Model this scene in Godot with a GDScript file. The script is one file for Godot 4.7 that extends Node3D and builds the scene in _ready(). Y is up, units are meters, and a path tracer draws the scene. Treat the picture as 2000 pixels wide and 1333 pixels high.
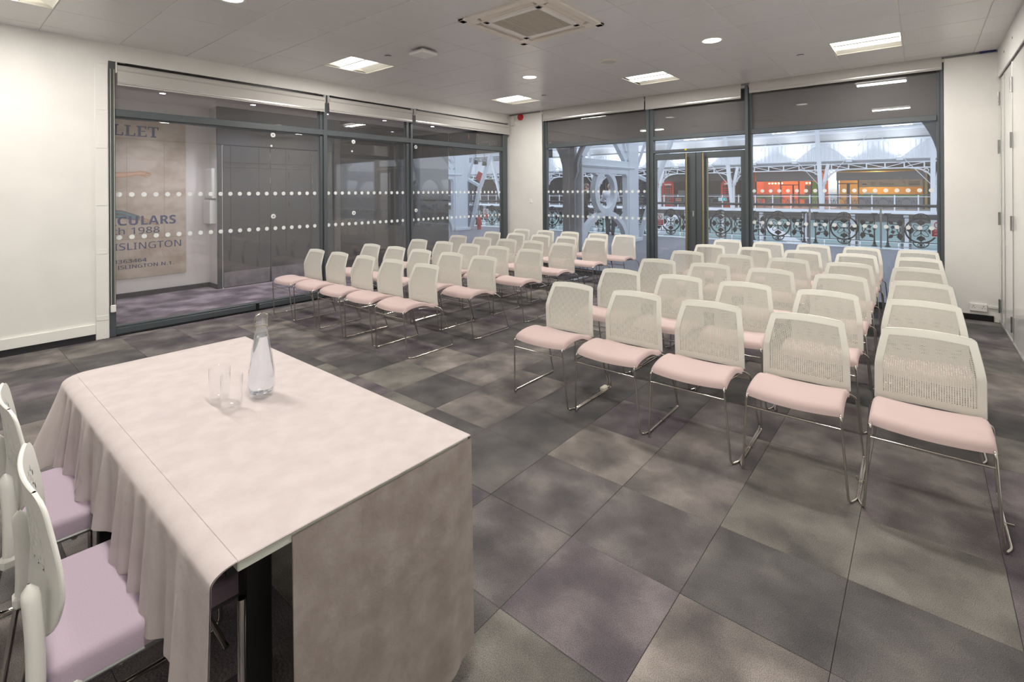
extends Node3D

# World: x along the window wall (0 = corridor glazing), z towards the speaker's table (0 = window wall), y up, metres.
const CEIL := 3.013
const ROOM_X := 7.04
const ROOM_Z := 9.0
const TILE := 0.6
const TX0 := 4.434
const TZ0 := 0.282

var M := {}
var used := {}


# ---------------------------------------------------------------- mesh builder
class MB:
	var v := PackedVector3Array()
	var n := PackedVector3Array()
	var t := PackedVector2Array()
	var x := Transform3D()

	func tri(a: Vector3, b: Vector3, c: Vector3, na: Vector3, nb: Vector3, nc: Vector3, ua := Vector2.ZERO, ub := Vector2.ZERO, uc := Vector2.ZERO) -> void:
		var s: Vector3 = na + nb + nc
		if (b - a).cross(c - a).dot(s) > 0.0:
			v.append(x * a); v.append(x * c); v.append(x * b)
			n.append((x.basis * na).normalized()); n.append((x.basis * nc).normalized()); n.append((x.basis * nb).normalized())
			t.append(ua); t.append(uc); t.append(ub)
		else:
			v.append(x * a); v.append(x * b); v.append(x * c)
			n.append((x.basis * na).normalized()); n.append((x.basis * nb).normalized()); n.append((x.basis * nc).normalized())
			t.append(ua); t.append(ub); t.append(uc)

	func quadn(a: Vector3, b: Vector3, c: Vector3, d: Vector3, nn: Vector3) -> void:
		tri(a, b, c, nn, nn, nn, Vector2(0, 1), Vector2(1, 1), Vector2(1, 0))
		tri(a, c, d, nn, nn, nn, Vector2(0, 1), Vector2(1, 0), Vector2(0, 0))

	func box(lo: Vector3, hi: Vector3, b := 0.0) -> MB:
		var ce := (lo + hi) * 0.5
		var h := (hi - lo).abs() * 0.5
		b = minf(b, minf(h.x, minf(h.y, h.z)) * 0.9)
		for ax in 3:
			for s in [-1.0, 1.0]:
				var nn := Vector3.ZERO
				nn[ax] = s
				var p := (ax + 1) % 3
				var q := (ax + 2) % 3
				var pts := []
				for k in [[-1, -1], [1, -1], [1, 1], [-1, 1]]:
					var w := Vector3.ZERO
					w[ax] = s * h[ax]
					w[p] = k[0] * (h[p] - b)
					w[q] = k[1] * (h[q] - b)
					pts.append(ce + w)
				quadn(pts[0], pts[1], pts[2], pts[3], nn)
		if b > 0.0:
			for ax in 3:
				var p := (ax + 1) % 3
				var q := (ax + 2) % 3
				for sp in [-1.0, 1.0]:
					for sq in [-1.0, 1.0]:
						var nn := Vector3.ZERO
						nn[p] = sp
						nn[q] = sq
						var pts := []
						for e in [[-1, 0], [1, 0], [1, 1], [-1, 1]]:
							var w := Vector3.ZERO
							w[ax] = e[0] * (h[ax] - b)
							w[p] = sp * (h[p] - (b if e[1] == 0 else 0.0))
							w[q] = sq * (h[q] - (0.0 if e[1] == 0 else b))
							pts.append(ce + w)
						quadn(pts[0], pts[1], pts[2], pts[3], nn.normalized())
			for sx in [-1.0, 1.0]:
				for sy in [-1.0, 1.0]:
					for sz in [-1.0, 1.0]:
						var nn := Vector3(sx, sy, sz).normalized()
						tri(ce + Vector3(sx * h.x, sy * (h.y - b), sz * (h.z - b)), ce + Vector3(sx * (h.x - b), sy * h.y, sz * (h.z - b)), ce + Vector3(sx * (h.x - b), sy * (h.y - b), sz * h.z), nn, nn, nn)
		return self

	func cbox(c: Vector3, s: Vector3, b := 0.0) -> MB:
		return box(c - s * 0.5, c + s * 0.5, b)

	# a box between two points: width w along the «side» direction, depth d across it
	func beam(a: Vector3, b: Vector3, w: float, d: float, side := Vector3.UP, bev := 0.0) -> MB:
		var z := (b - a).normalized()
		var sx := side - z * side.dot(z)
		if sx.length() < 1e-4:
			sx = Vector3.RIGHT - z * z.x
		sx = sx.normalized()
		var sy := z.cross(sx)
		var keep := x
		x = x * Transform3D(Basis(sx, sy, z), (a + b) * 0.5)
		cbox(Vector3.ZERO, Vector3(w, d, a.distance_to(b)), bev)
		x = keep
		return self

	func tube(p: PackedVector3Array, r: float, seg := 8, closed := false, r1 := -1.0) -> MB:
		var m := p.size()
		var tang := []
		for i in m:
			var a := p[(i - 1 + m) % m] if closed or i > 0 else p[i]
			var b := p[(i + 1) % m] if closed or i < m - 1 else p[i]
			tang.append((b - a).normalized())
		var t0: Vector3 = tang[0]
		var u := t0.cross(Vector3.UP)
		if u.length() < 0.1:
			u = t0.cross(Vector3.RIGHT)
		u = u.normalized()
		var rings := []
		for i in m:
			var ti: Vector3 = tang[i]
			u = (u - ti * u.dot(ti)).normalized()
			var w := ti.cross(u)
			var ring := []
			for k in seg:
				var a := TAU * k / seg
				ring.append(u * cos(a) + w * sin(a))
			rings.append(ring)
		for i in (m if closed else m - 1):
			var j := (i + 1) % m
			var ri := r if r1 < 0.0 else lerpf(r, r1, float(i) / (m - 1))
			var rj := r if r1 < 0.0 else lerpf(r, r1, float(j) / (m - 1))
			for k in seg:
				var l := (k + 1) % seg
				var A: Vector3 = rings[i][k]
				var B: Vector3 = rings[i][l]
				var C: Vector3 = rings[j][l]
				var D: Vector3 = rings[j][k]
				tri(p[i] + A * ri, p[i] + B * ri, p[j] + C * rj, A, B, C)
				tri(p[i] + A * ri, p[j] + C * rj, p[j] + D * rj, A, C, D)
		if not closed:
			for e in [0, m - 1]:
				var te: Vector3 = tang[e]
				var nn: Vector3 = -te if e == 0 else te
				var re := r if e == 0 or r1 < 0.0 else r1
				for k in seg:
					tri(p[e], p[e] + rings[e][k] * re, p[e] + rings[e][(k + 1) % seg] * re, nn, nn, nn)
		return self

	# profile of (radius, height), from one end to the other; «sx» squeezes one axis
	func lathe(c: Vector3, prof: PackedVector2Array, seg := 24, crease := 0.75, squeeze := 1.0) -> MB:
		var m := prof.size()
		var nor := []
		for i in m - 1:
			var d := (prof[i + 1] - prof[i]).normalized()
			nor.append(Vector2(d.y, -d.x))
		for i in m - 1:
			var ni: Vector2 = nor[i]
			var n0 := ni
			var n1 := ni
			if i > 0 and ni.dot(nor[i - 1]) > crease:
				n0 = (ni + nor[i - 1]).normalized()
			if i < m - 2 and ni.dot(nor[i + 1]) > crease:
				n1 = (ni + nor[i + 1]).normalized()
			for k in seg:
				var a := TAU * k / seg
				var b := TAU * (k + 1) / seg
				var da := Vector3(cos(a), 0, sin(a) * squeeze)
				var db := Vector3(cos(b), 0, sin(b) * squeeze)
				var ea := Vector3(cos(a), 0, sin(a) / squeeze)
				var eb := Vector3(cos(b), 0, sin(b) / squeeze)
				var A := c + da * prof[i].x + Vector3.UP * prof[i].y
				var B := c + db * prof[i].x + Vector3.UP * prof[i].y
				var C := c + db * prof[i + 1].x + Vector3.UP * prof[i + 1].y
				var D := c + da * prof[i + 1].x + Vector3.UP * prof[i + 1].y
				var NA := ea * n0.x + Vector3.UP * n0.y
				var NB := eb * n0.x + Vector3.UP * n0.y
				var NC := eb * n1.x + Vector3.UP * n1.y
				var ND := ea * n1.x + Vector3.UP * n1.y
				if prof[i].x > 1e-6:
					tri(A, B, C, NA, NB, NC)
				if prof[i + 1].x > 1e-6:
					tri(A, C, D, NA, NC, ND)
		return self

	# disc of thickness th whose face looks along «axis»
	func disc(c: Vector3, axis: Vector3, r: float, th: float, seg := 16) -> MB:
		var z := axis.normalized()
		var u := z.cross(Vector3.UP)
		if u.length() < 0.1:
			u = z.cross(Vector3.RIGHT)
		u = u.normalized()
		var keep := x
		x = x * Transform3D(Basis(u, z, u.cross(z)), c)
		lathe(Vector3.ZERO, PackedVector2Array([Vector2(0, 0), Vector2(r, 0), Vector2(r, th), Vector2(0, th)]), seg)
		x = keep
		return self

	# polygon in the local xy plane, from z0 to z1
	func extrude(poly: PackedVector2Array, z0: float, z1: float, smooth := false) -> MB:
		var q := poly
		if Geometry2D.is_polygon_clockwise(q):
			q = q.duplicate()
			q.reverse()
		var ids := Geometry2D.triangulate_polygon(q)
		for i in range(0, ids.size(), 3):
			for s in [0, 1]:
				var z := z0 if s == 0 else z1
				var nn := Vector3(0, 0, signf(z - (z0 + z1) * 0.5))
				tri(Vector3(q[ids[i]].x, q[ids[i]].y, z), Vector3(q[ids[i + 1]].x, q[ids[i + 1]].y, z), Vector3(q[ids[i + 2]].x, q[ids[i + 2]].y, z), nn, nn, nn)
		var m := q.size()
		for i in m:
			var a := q[i]
			var b := q[(i + 1) % m]
			var e := (b - a).normalized()
			var nn := Vector3(e.y, -e.x, 0)
			var na := nn
			var nb := nn
			if smooth:
				var e0 := (a - q[(i - 1 + m) % m]).normalized()
				var e1 := (q[(i + 2) % m] - b).normalized()
				if e0.dot(e) > 0.7:
					na = (nn + Vector3(e0.y, -e0.x, 0)).normalized()
				if e1.dot(e) > 0.7:
					nb = (nn + Vector3(e1.y, -e1.x, 0)).normalized()
			var A := Vector3(a.x, a.y, z0)
			var B := Vector3(b.x, b.y, z0)
			var C := Vector3(b.x, b.y, z1)
			var D := Vector3(a.x, a.y, z1)
			tri(A, B, C, na, nb, nb)
			tri(A, C, D, na, nb, na)
		return self

	# flat bar that follows a line in the local xy plane
	func bar(p: PackedVector2Array, w: float, z0: float, z1: float, closed := false) -> MB:
		var m := p.size()
		var L := []
		var R := []
		for i in m:
			var a := p[(i - 1 + m) % m] if closed or i > 0 else p[i]
			var b := p[(i + 1) % m] if closed or i < m - 1 else p[i]
			var e0 := (p[i] - a).normalized() if a != p[i] else (b - p[i]).normalized()
			var e1 := (b - p[i]).normalized() if b != p[i] else e0
			var nn := Vector2(-(e0 + e1).y, (e0 + e1).x).normalized()
			var k := 1.0 / maxf(0.5, nn.dot(Vector2(-e0.y, e0.x)))
			L.append(p[i] + nn * w * 0.5 * k)
			R.append(p[i] - nn * w * 0.5 * k)
		for i in (m if closed else m - 1):
			var j := (i + 1) % m
			var l0: Vector2 = L[i]
			var l1: Vector2 = L[j]
			var r0: Vector2 = R[i]
			var r1: Vector2 = R[j]
			for z in [z0, z1]:
				quadn(Vector3(l0.x, l0.y, z), Vector3(l1.x, l1.y, z), Vector3(r1.x, r1.y, z), Vector3(r0.x, r0.y, z), Vector3(0, 0, signf(z - (z0 + z1) * 0.5)))
			var d := (l1 - l0).normalized()
			quadn(Vector3(l0.x, l0.y, z0), Vector3(l1.x, l1.y, z0), Vector3(l1.x, l1.y, z1), Vector3(l0.x, l0.y, z1), Vector3(-d.y, d.x, 0))
			quadn(Vector3(r0.x, r0.y, z0), Vector3(r1.x, r1.y, z0), Vector3(r1.x, r1.y, z1), Vector3(r0.x, r0.y, z1), Vector3(d.y, -d.x, 0))
		if not closed:
			for e in [0, m - 1]:
				var l: Vector2 = L[e]
				var r: Vector2 = R[e]
				var d := (p[1] - p[0]).normalized() * -1.0 if e == 0 else (p[m - 1] - p[m - 2]).normalized()
				quadn(Vector3(l.x, l.y, z0), Vector3(r.x, r.y, z0), Vector3(r.x, r.y, z1), Vector3(l.x, l.y, z1), Vector3(d.x, d.y, 0))
		return self

	# smooth skin over f(u, v); «outward» points roughly away from the body
	func skin(f: Callable, nu: int, nv: int, flip := false) -> MB:
		var P := []
		for j in nv + 1:
			var row := []
			for i in nu + 1:
				row.append(f.call(float(i) / nu, float(j) / nv))
			P.append(row)
		var N := []
		for j in nv + 1:
			var row := []
			for i in nu + 1:
				var du: Vector3 = P[j][mini(i + 1, nu)] - P[j][maxi(i - 1, 0)]
				var dv: Vector3 = P[mini(j + 1, nv)][i] - P[maxi(j - 1, 0)][i]
				var nn := du.cross(dv)
				nn = nn.normalized() if nn.length() > 1e-12 else Vector3.UP
				row.append(-nn if flip else nn)
			N.append(row)
		for j in nv:
			for i in nu:
				var ua := Vector2(float(i) / nu, float(j) / nv)
				var uc := Vector2(float(i + 1) / nu, float(j + 1) / nv)
				tri(P[j][i], P[j][i + 1], P[j + 1][i + 1], N[j][i], N[j][i + 1], N[j + 1][i + 1], ua, Vector2(uc.x, ua.y), uc)
				tri(P[j][i], P[j + 1][i + 1], P[j + 1][i], N[j][i], N[j + 1][i + 1], N[j + 1][i], ua, uc, Vector2(ua.x, uc.y))
		return self

	func mesh() -> ArrayMesh:
		var a := []
		a.resize(Mesh.ARRAY_MAX)
		a[Mesh.ARRAY_VERTEX] = v
		a[Mesh.ARRAY_NORMAL] = n
		a[Mesh.ARRAY_TEX_UV] = t
		var m := ArrayMesh.new()
		m.add_surface_from_arrays(Mesh.PRIMITIVE_TRIANGLES, a)
		return m


static func fillet(pts: Array, r: float, steps := 5) -> PackedVector3Array:
	var out := PackedVector3Array([pts[0]])
	for i in range(1, pts.size() - 1):
		var p: Vector3 = pts[i]
		var a: Vector3 = pts[i - 1]
		var b: Vector3 = pts[i + 1]
		var d0 := (a - p).normalized()
		var d1 := (b - p).normalized()
		var k := minf(r, minf(a.distance_to(p), b.distance_to(p)) * 0.48)
		var s := p + d0 * k
		var e := p + d1 * k
		for j in steps + 1:
			var q := float(j) / steps
			out.append(s.lerp(p, q).lerp(p.lerp(e, q), q))
	out.append(pts[pts.size() - 1])
	return out


static func arc2(c: Vector2, rx: float, ry: float, a0: float, a1: float, steps: int) -> PackedVector2Array:
	var out := PackedVector2Array()
	for i in steps + 1:
		var a := deg_to_rad(lerpf(a0, a1, float(i) / steps))
		out.append(c + Vector2(cos(a) * rx, sin(a) * ry))
	return out


# ---------------------------------------------------------------- objects
func numbered(called: String) -> String:
	if not used.has(called):
		used[called] = 0
		return called
	used[called] += 1
	return "%s_%03d" % [called, used[called]]


func obj(called: String, m: Variant, material: Material, parent: Node = null) -> MeshInstance3D:
	var o := MeshInstance3D.new()
	o.mesh = m.mesh() if m is MB else m
	o.material_override = material
	if parent == null or parent == self:
		o.name = numbered(called)
		add_child(o, true)
	else:
		o.name = called
		parent.add_child(o, true)
	return o


func tag(o: Node, label: String, category: String, group := "", kind := "") -> Node:
	o.set_meta("label", label)
	o.set_meta("category", category)
	if group:
		o.set_meta("group", group)
	if kind:
		o.set_meta("kind", kind)
	return o


func thing(called: String, label: String, category: String, at := Vector3.ZERO, turn := 0.0, group := "") -> Node3D:
	var o := Node3D.new()
	o.name = numbered(called)
	add_child(o, true)
	o.position = at
	o.rotation.y = turn
	tag(o, label, category, group)
	return o


func struct(called: String, label: String, category: String, m: Variant = null, material: Material = null) -> Node3D:
	var o: Node3D
	if m == null:
		o = Node3D.new()
		o.name = numbered(called)
		add_child(o, true)
	else:
		o = obj(called, m, material)
	tag(o, label, category, "", "structure")
	return o


func dup(src: Node3D, at: Vector3, turn: float, label: String) -> Node3D:
	var o: Node3D = src.duplicate()
	o.name = numbered(String(src.name))
	add_child(o, true)
	o.position = at
	o.rotation.y = turn
	o.set_meta("label", label)
	return o


func text(called: String, s: String, size: float, depth: float, font: Font, material: Material, parent: Node, at: Vector3, turn_y: float, align := HORIZONTAL_ALIGNMENT_LEFT, stretch := 1.0, tilt := 0.0) -> MeshInstance3D:
	var t := TextMesh.new()
	t.text = s
	t.font = font
	t.font_size = 64
	t.pixel_size = size / 64.0
	t.depth = depth
	t.curve_step = 1.5
	t.horizontal_alignment = align
	t.vertical_alignment = VERTICAL_ALIGNMENT_BOTTOM
	var o := MeshInstance3D.new()
	o.mesh = t
	o.material_override = material
	o.name = called
	parent.add_child(o, true)
	o.transform = Transform3D(Basis(Vector3.UP, turn_y) * Basis(Vector3.BACK, tilt) * Basis.from_scale(Vector3(stretch, 1, 1)), at)
	return o


# ---------------------------------------------------------------- materials
func mat(c: Color, rough := 0.6, metal := 0.0, spec := 0.5) -> StandardMaterial3D:
	var m := StandardMaterial3D.new()
	m.albedo_color = c
	m.roughness = rough
	m.metallic = metal
	m.metallic_specular = spec
	return m


func glow(c: Color, e: float) -> StandardMaterial3D:
	var m := mat(Color(0.9, 0.9, 0.9), 0.5)
	m.emission_enabled = true
	m.emission = c
	m.emission_energy_multiplier = e
	return m


func noise_tex(sd: int, freq: float, ramp: Array, px := 256, kind := FastNoiseLite.TYPE_SIMPLEX_SMOOTH, oct := 4, warp := 0.0) -> NoiseTexture2D:
	var f := FastNoiseLite.new()
	f.seed = sd
	f.noise_type = kind
	f.frequency = freq
	f.fractal_octaves = oct
	if warp > 0.0:
		f.domain_warp_enabled = true
		f.domain_warp_amplitude = warp
		f.domain_warp_frequency = freq * 2.0
	var t := NoiseTexture2D.new()
	t.width = px
	t.height = px
	t.seamless = true
	t.noise = f
	var g := Gradient.new()
	var offs := PackedFloat32Array()
	var cols := PackedColorArray()
	for r in ramp:
		offs.append(r[0])
		cols.append(r[1])
	g.offsets = offs
	g.colors = cols
	t.color_ramp = g
	return t


func tri_tex(m: StandardMaterial3D, t: Texture2D, scale: float, world := true) -> StandardMaterial3D:
	m.albedo_texture = t
	m.uv1_triplanar = true
	m.uv1_world_triplanar = world
	m.uv1_scale = Vector3.ONE * scale
	return m


func g8(v: int) -> Color:
	return Color8(v, v, v)


func make_materials() -> void:
	M.wall = mat(Color8(236, 235, 231), 0.7)
	tri_tex(M.wall, noise_tex(3, 0.01, [[0.0, g8(246)], [1.0, g8(255)]], 256), 0.5)
	M.wall_gloss = mat(Color8(236, 236, 231), 0.12)
	M.white = mat(Color8(238, 238, 234), 0.45)
	M.frame = mat(Color8(72, 80, 84), 0.38, 0.0, 0.6)
	M.dark = mat(Color8(30, 30, 33), 0.5)
	M.black = mat(Color8(12, 12, 13), 0.45)
	M.plinth = mat(Color8(40, 39, 44), 0.5)
	M.blind = mat(Color8(186, 184, 180), 0.75)
	M.alu = mat(Color8(200, 200, 198), 0.3, 0.7)
	M.steel = mat(Color8(190, 190, 190), 0.22, 1.0)
	M.chrome = mat(Color8(214, 210, 204), 0.1, 1.0)
	M.brass = mat(Color8(176, 162, 132), 0.28, 1.0)
	M.glass = mat(Color(1, 1, 1, 0.03), 0.0)
	M.glass.transparency = BaseMaterial3D.TRANSPARENCY_ALPHA
	M.dot = mat(Color8(226, 231, 231), 0.6)
	M.plastic = mat(Color8(216, 216, 208), 0.38)
	M.shell = mat(Color8(228, 229, 224), 0.35)
	M.red = mat(Color8(186, 28, 34), 0.35)
	M.phone_red = mat(Color8(222, 40, 30), 0.35)
	M.rubber = mat(Color8(225, 222, 205), 0.5)
	# pink upholstery
	M.pink = mat(Color8(212, 190, 188), 0.85)
	M.pink.rim_enabled = true
	M.pink.rim = 0.25
	tri_tex(M.pink, noise_tex(8, 0.25, [[0.0, g8(236)], [1.0, g8(255)]], 256), 6.0)
	M.lilac = mat(Color8(190, 174, 190), 0.9)
	M.lilac.rim_enabled = true
	M.lilac.rim = 0.25
	tri_tex(M.lilac, noise_tex(9, 0.3, [[0.0, g8(226)], [1.0, g8(255)]], 256), 5.0)
	# tablecloth: crushed suede
	M.cloth = mat(Color8(194, 186, 185), 0.9)
	M.cloth.rim_enabled = true
	M.cloth.rim = 0.35
	tri_tex(M.cloth, noise_tex(12, 0.012, [[0.0, Color8(240, 237, 237)], [0.5, Color8(248, 246, 246)], [1.0, g8(255)]], 512, FastNoiseLite.TYPE_SIMPLEX_SMOOTH, 5, 12.0), 1.6)
	M.cloth.heightmap_enabled = true
	M.cloth.heightmap_texture = noise_tex(14, 0.02, [[0.0, g8(0)], [1.0, g8(255)]], 512, FastNoiseLite.TYPE_SIMPLEX_SMOOTH, 5, 20.0)
	M.cloth.heightmap_scale = 0.12
	M.skirt = mat(Color8(160, 151, 148), 0.92)
	M.skirt.rim_enabled = true
	M.skirt.rim = 0.3
	tri_tex(M.skirt, noise_tex(15, 0.012, [[0.0, Color8(214, 209, 207)], [0.5, Color8(232, 229, 227)], [1.0, g8(255)]], 512, FastNoiseLite.TYPE_SIMPLEX_SMOOTH, 5, 14.0), 1.5)
	M.skirt.heightmap_enabled = true
	M.skirt.heightmap_texture = M.cloth.heightmap_texture
	M.skirt.heightmap_scale = 0.15
	# ceiling
	M.grid = mat(Color8(236, 232, 222), 0.5)
	M.ceil_tile = mat(Color8(222, 222, 221), 0.3, 0.0, 0.6)
	M.ceil_slab = mat(Color8(220, 218, 212), 0.8)
	var dots := Image.create_empty(64, 64, false, Image.FORMAT_RGB8)
	dots.fill(g8(255))
	for yy in 64:
		for xx in 64:
			if Vector2(xx - 31.5, yy - 31.5).length() < 13.0:
				dots.set_pixel(xx, yy, g8(196))
	M.ceil_perf = mat(Color8(224, 224, 223), 0.34, 0.0, 0.6)
	tri_tex(M.ceil_perf, ImageTexture.create_from_image(dots), 110.0)
	# carpet tiles
	var fibre := noise_tex(21, 0.2, [[0.0, g8(150)], [0.45, g8(222)], [1.0, g8(255)]], 512, FastNoiseLite.TYPE_SIMPLEX, 2)
	var relief := noise_tex(22, 0.28, [[0.0, g8(0)], [1.0, g8(255)]], 512, FastNoiseLite.TYPE_SIMPLEX, 2)
	M.carpet = []
	var ramps := [
		[Color8(92, 88, 90), Color8(122, 117, 115), Color8(158, 151, 147)],
		[Color8(86, 84, 87), Color8(108, 104, 105), Color8(140, 134, 132)],
		[Color8(102, 97, 97), Color8(136, 130, 126), Color8(172, 164, 159)],
		[Color8(84, 83, 85), Color8(104, 102, 102), Color8(128, 125, 121)],
		[Color8(92, 86, 92), Color8(116, 109, 114), Color8(146, 139, 140)],
		[Color8(94, 93, 91), Color8(124, 122, 117), Color8(150, 147, 141)]]
	for k in ramps.size():
		var c: Array = []
		for q in ramps[k]:
			c.append(Color(minf(q.r * 1.04, 1.0), minf(q.g * 1.04, 1.0), minf(q.b * 1.04, 1.0)))
		var m := mat(Color.WHITE, 0.95, 0.0, 0.3)
		tri_tex(m, noise_tex(30 + k, 0.016, [[0.05, c[0]], [0.5, c[1]], [0.95, c[2]]], 256, FastNoiseLite.TYPE_SIMPLEX_SMOOTH, 5, 14.0), 0.6)
		m.uv1_offset = Vector3(0.37 * k, 0.11 * k, 0.61 * k)
		m.detail_enabled = true
		m.detail_blend_mode = BaseMaterial3D.BLEND_MODE_MUL
		m.detail_uv_layer = BaseMaterial3D.DETAIL_UV_2
		m.detail_albedo = fibre
		m.uv2_triplanar = true
		m.uv2_world_triplanar = true
		m.uv2_scale = Vector3.ONE * 2.2
		m.heightmap_enabled = true
		m.heightmap_texture = relief
		m.heightmap_scale = 0.25
		M.carpet.append(m)
	M.carpet_base = mat(Color8(84, 82, 84), 0.95)
	M.gallery_floor = mat(Color8(138, 138, 146), 0.6)
	tri_tex(M.gallery_floor, noise_tex(41, 0.05, [[0.0, g8(205)], [1.0, g8(255)]], 256), 1.2)
	M.corridor_floor = mat(Color8(176, 164, 174), 0.85)
	tri_tex(M.corridor_floor, noise_tex(42, 0.012, [[0.2, Color8(150, 146, 152)], [0.8, g8(255)]], 256, FastNoiseLite.TYPE_SIMPLEX_SMOOTH, 4, 10.0), 0.6)
	# arcade
	M.iron_white = mat(Color8(214, 220, 226), 0.5)
	M.iron_grey = mat(Color8(158, 164, 168), 0.5)
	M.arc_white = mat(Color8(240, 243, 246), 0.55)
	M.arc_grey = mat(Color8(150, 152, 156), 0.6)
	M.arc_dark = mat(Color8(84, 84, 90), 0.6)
	M.iron_black = mat(Color8(22, 22, 24), 0.5)
	M.navy = mat(Color8(34, 34, 52), 0.4)
	M.gloss_dark = mat(Color8(34, 36, 42), 0.04, 0.0, 0.7)
	M.gloss_dark.clearcoat_enabled = true
	M.gloss_dark.clearcoat = 1.0
	M.gloss_dark.clearcoat_roughness = 0.02
	M.door_dark = mat(Color8(66, 70, 74), 0.3)
	M.door_line = mat(Color8(36, 38, 46), 0.4)
	M.brushed = mat(Color8(205, 205, 206), 0.32, 1.0)
	tri_tex(M.brushed, noise_tex(51, 0.02, [[0.0, g8(200)], [1.0, g8(255)]], 256), 1.0)
	M.transom_panel = mat(Color8(58, 54, 57), 0.5)
	M.skin = mat(Color8(205, 160, 140), 0.6)
	M.hair = mat(Color8(120, 98, 84), 0.8)
	M.shirt = mat(Color8(226, 224, 232), 0.8)
	M.trousers = mat(Color8(50, 54, 68), 0.85)
	M.tee = mat(Color8(66, 66, 62), 0.85)
	M.trouser_black = mat(Color8(30, 26, 32), 0.85)
	M.teal = mat(Color8(176, 204, 202), 0.2)
	M.ink = mat(Color8(74, 82, 124), 0.7)
	M.sign_text = mat(Color8(150, 146, 158), 0.6)
	M.orange = mat(Color8(216, 132, 60), 0.6)
	# solid clear glass
	M.clear = mat(Color(1, 1, 1, 0.03), 0.0)
	M.clear.transparency = BaseMaterial3D.TRANSPARENCY_ALPHA
	M.bottle_glass = mat(Color(0.86, 0.92, 1.0, 0.05), 0.0)
	M.bottle_glass.transparency = BaseMaterial3D.TRANSPARENCY_ALPHA
	M.water = mat(Color(0.97, 0.985, 1.0, 0.0), 0.0)
	M.water.refraction_enabled = true
	M.water.refraction_scale = 0.033
	M.sans = SystemFont.new()
	M.sans.font_names = PackedStringArray(["Droid Sans"])
	M.sans_bold = SystemFont.new()
	M.sans_bold.font_names = PackedStringArray(["Droid Sans"])
	M.sans_bold.font_weight = 700
	M.serif = SystemFont.new()
	M.serif.font_names = PackedStringArray(["Droid Serif"])
	M.serif.font_weight = 700


# ---------------------------------------------------------------- scene
func _ready() -> void:
	# camera: level, lens shifted down, a hair of roll
	var cam := Camera3D.new()
	cam.name = "camera"
	cam.keep_aspect = Camera3D.KEEP_HEIGHT
	cam.set_frustum(0.1 * 1333.0 / 962.61, Vector2(0.0, -0.1 * 292.58 / 962.61), 0.1, 200.0)
	var fw := Vector3(-0.63933643, 0.0, -0.76892713)
	var rt := Vector3(0.76891756, -0.00498854, -0.63932847)
	var up := Vector3(0.00383582, 0.99998756, -0.00318936)
	cam.transform = Transform3D(Basis(rt, up, -fw), Vector3(6.382, 1.475, 7.602))
	add_child(cam)
	cam.current = true

	var we := WorldEnvironment.new()
	we.name = "world"
	var env := Environment.new()
	env.background_mode = Environment.BG_SKY
	var sky := Sky.new()
	var sm := ProceduralSkyMaterial.new()
	sm.sky_top_color = Color(0.86, 0.92, 1.0)
	sm.sky_horizon_color = Color(0.90, 0.94, 1.0)
	sm.ground_bottom_color = Color(0.45, 0.46, 0.48)
	sm.ground_horizon_color = Color(0.6, 0.62, 0.65)
	sm.sky_energy_multiplier = SKY_E
	sm.ground_energy_multiplier = SKY_E
	sm.sun_angle_max = 0.0
	sky.sky_material = sm
	env.sky = sky
	env.ambient_light_source = Environment.AMBIENT_SOURCE_SKY
	env.tonemap_mode = Environment.TONE_MAPPER_LINEAR
	env.tonemap_exposure = 1.7
	env.sdfgi_enabled = true
	env.ssao_enabled = true
	env.ssil_enabled = true
	we.environment = env
	add_child(we)

	make_materials()
	build_room()
	build_left_glazing()
	build_window_wall()
	build_partition()
	build_ceiling()
	build_wall_fittings()
	build_corridor()
	build_table()
	build_audience()
	build_gallery()
	build_people()
	build_hall()


const SKY_E := 0.95
const LAMP_E := 2.1


func area(at: Vector3, size: Vector2, e: float, c: Color, towards := Vector3.DOWN, parent: Node = null) -> void:
	var l := AreaLight3D.new()
	l.name = "lamp_light"
	l.area_size = size
	l.light_energy = e
	l.light_color = c
	l.area_range = 30.0
	l.area_attenuation = 2.0
	l.shadow_enabled = true
	var p: Node = parent if parent else self
	p.add_child(l, true)
	var b := Basis.looking_at(towards, Vector3.FORWARD if absf(towards.y) > 0.9 else Vector3.UP)
	l.transform = Transform3D(b, at)


func spot(at: Vector3, towards: Vector3, angle: float, e: float, c: Color, size: float, parent: Node) -> void:
	var l := SpotLight3D.new()
	l.name = "lamp_light"
	l.spot_angle = angle
	l.spot_angle_attenuation = 0.6
	l.light_energy = e
	l.light_color = c
	l.light_size = size
	l.spot_range = 30.0
	l.spot_attenuation = 2.0
	l.shadow_enabled = true
	parent.add_child(l, true)
	l.transform = Transform3D(Basis.looking_at(towards, Vector3.FORWARD if absf(towards.normalized().y) > 0.9 else Vector3.UP), at)


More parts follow.
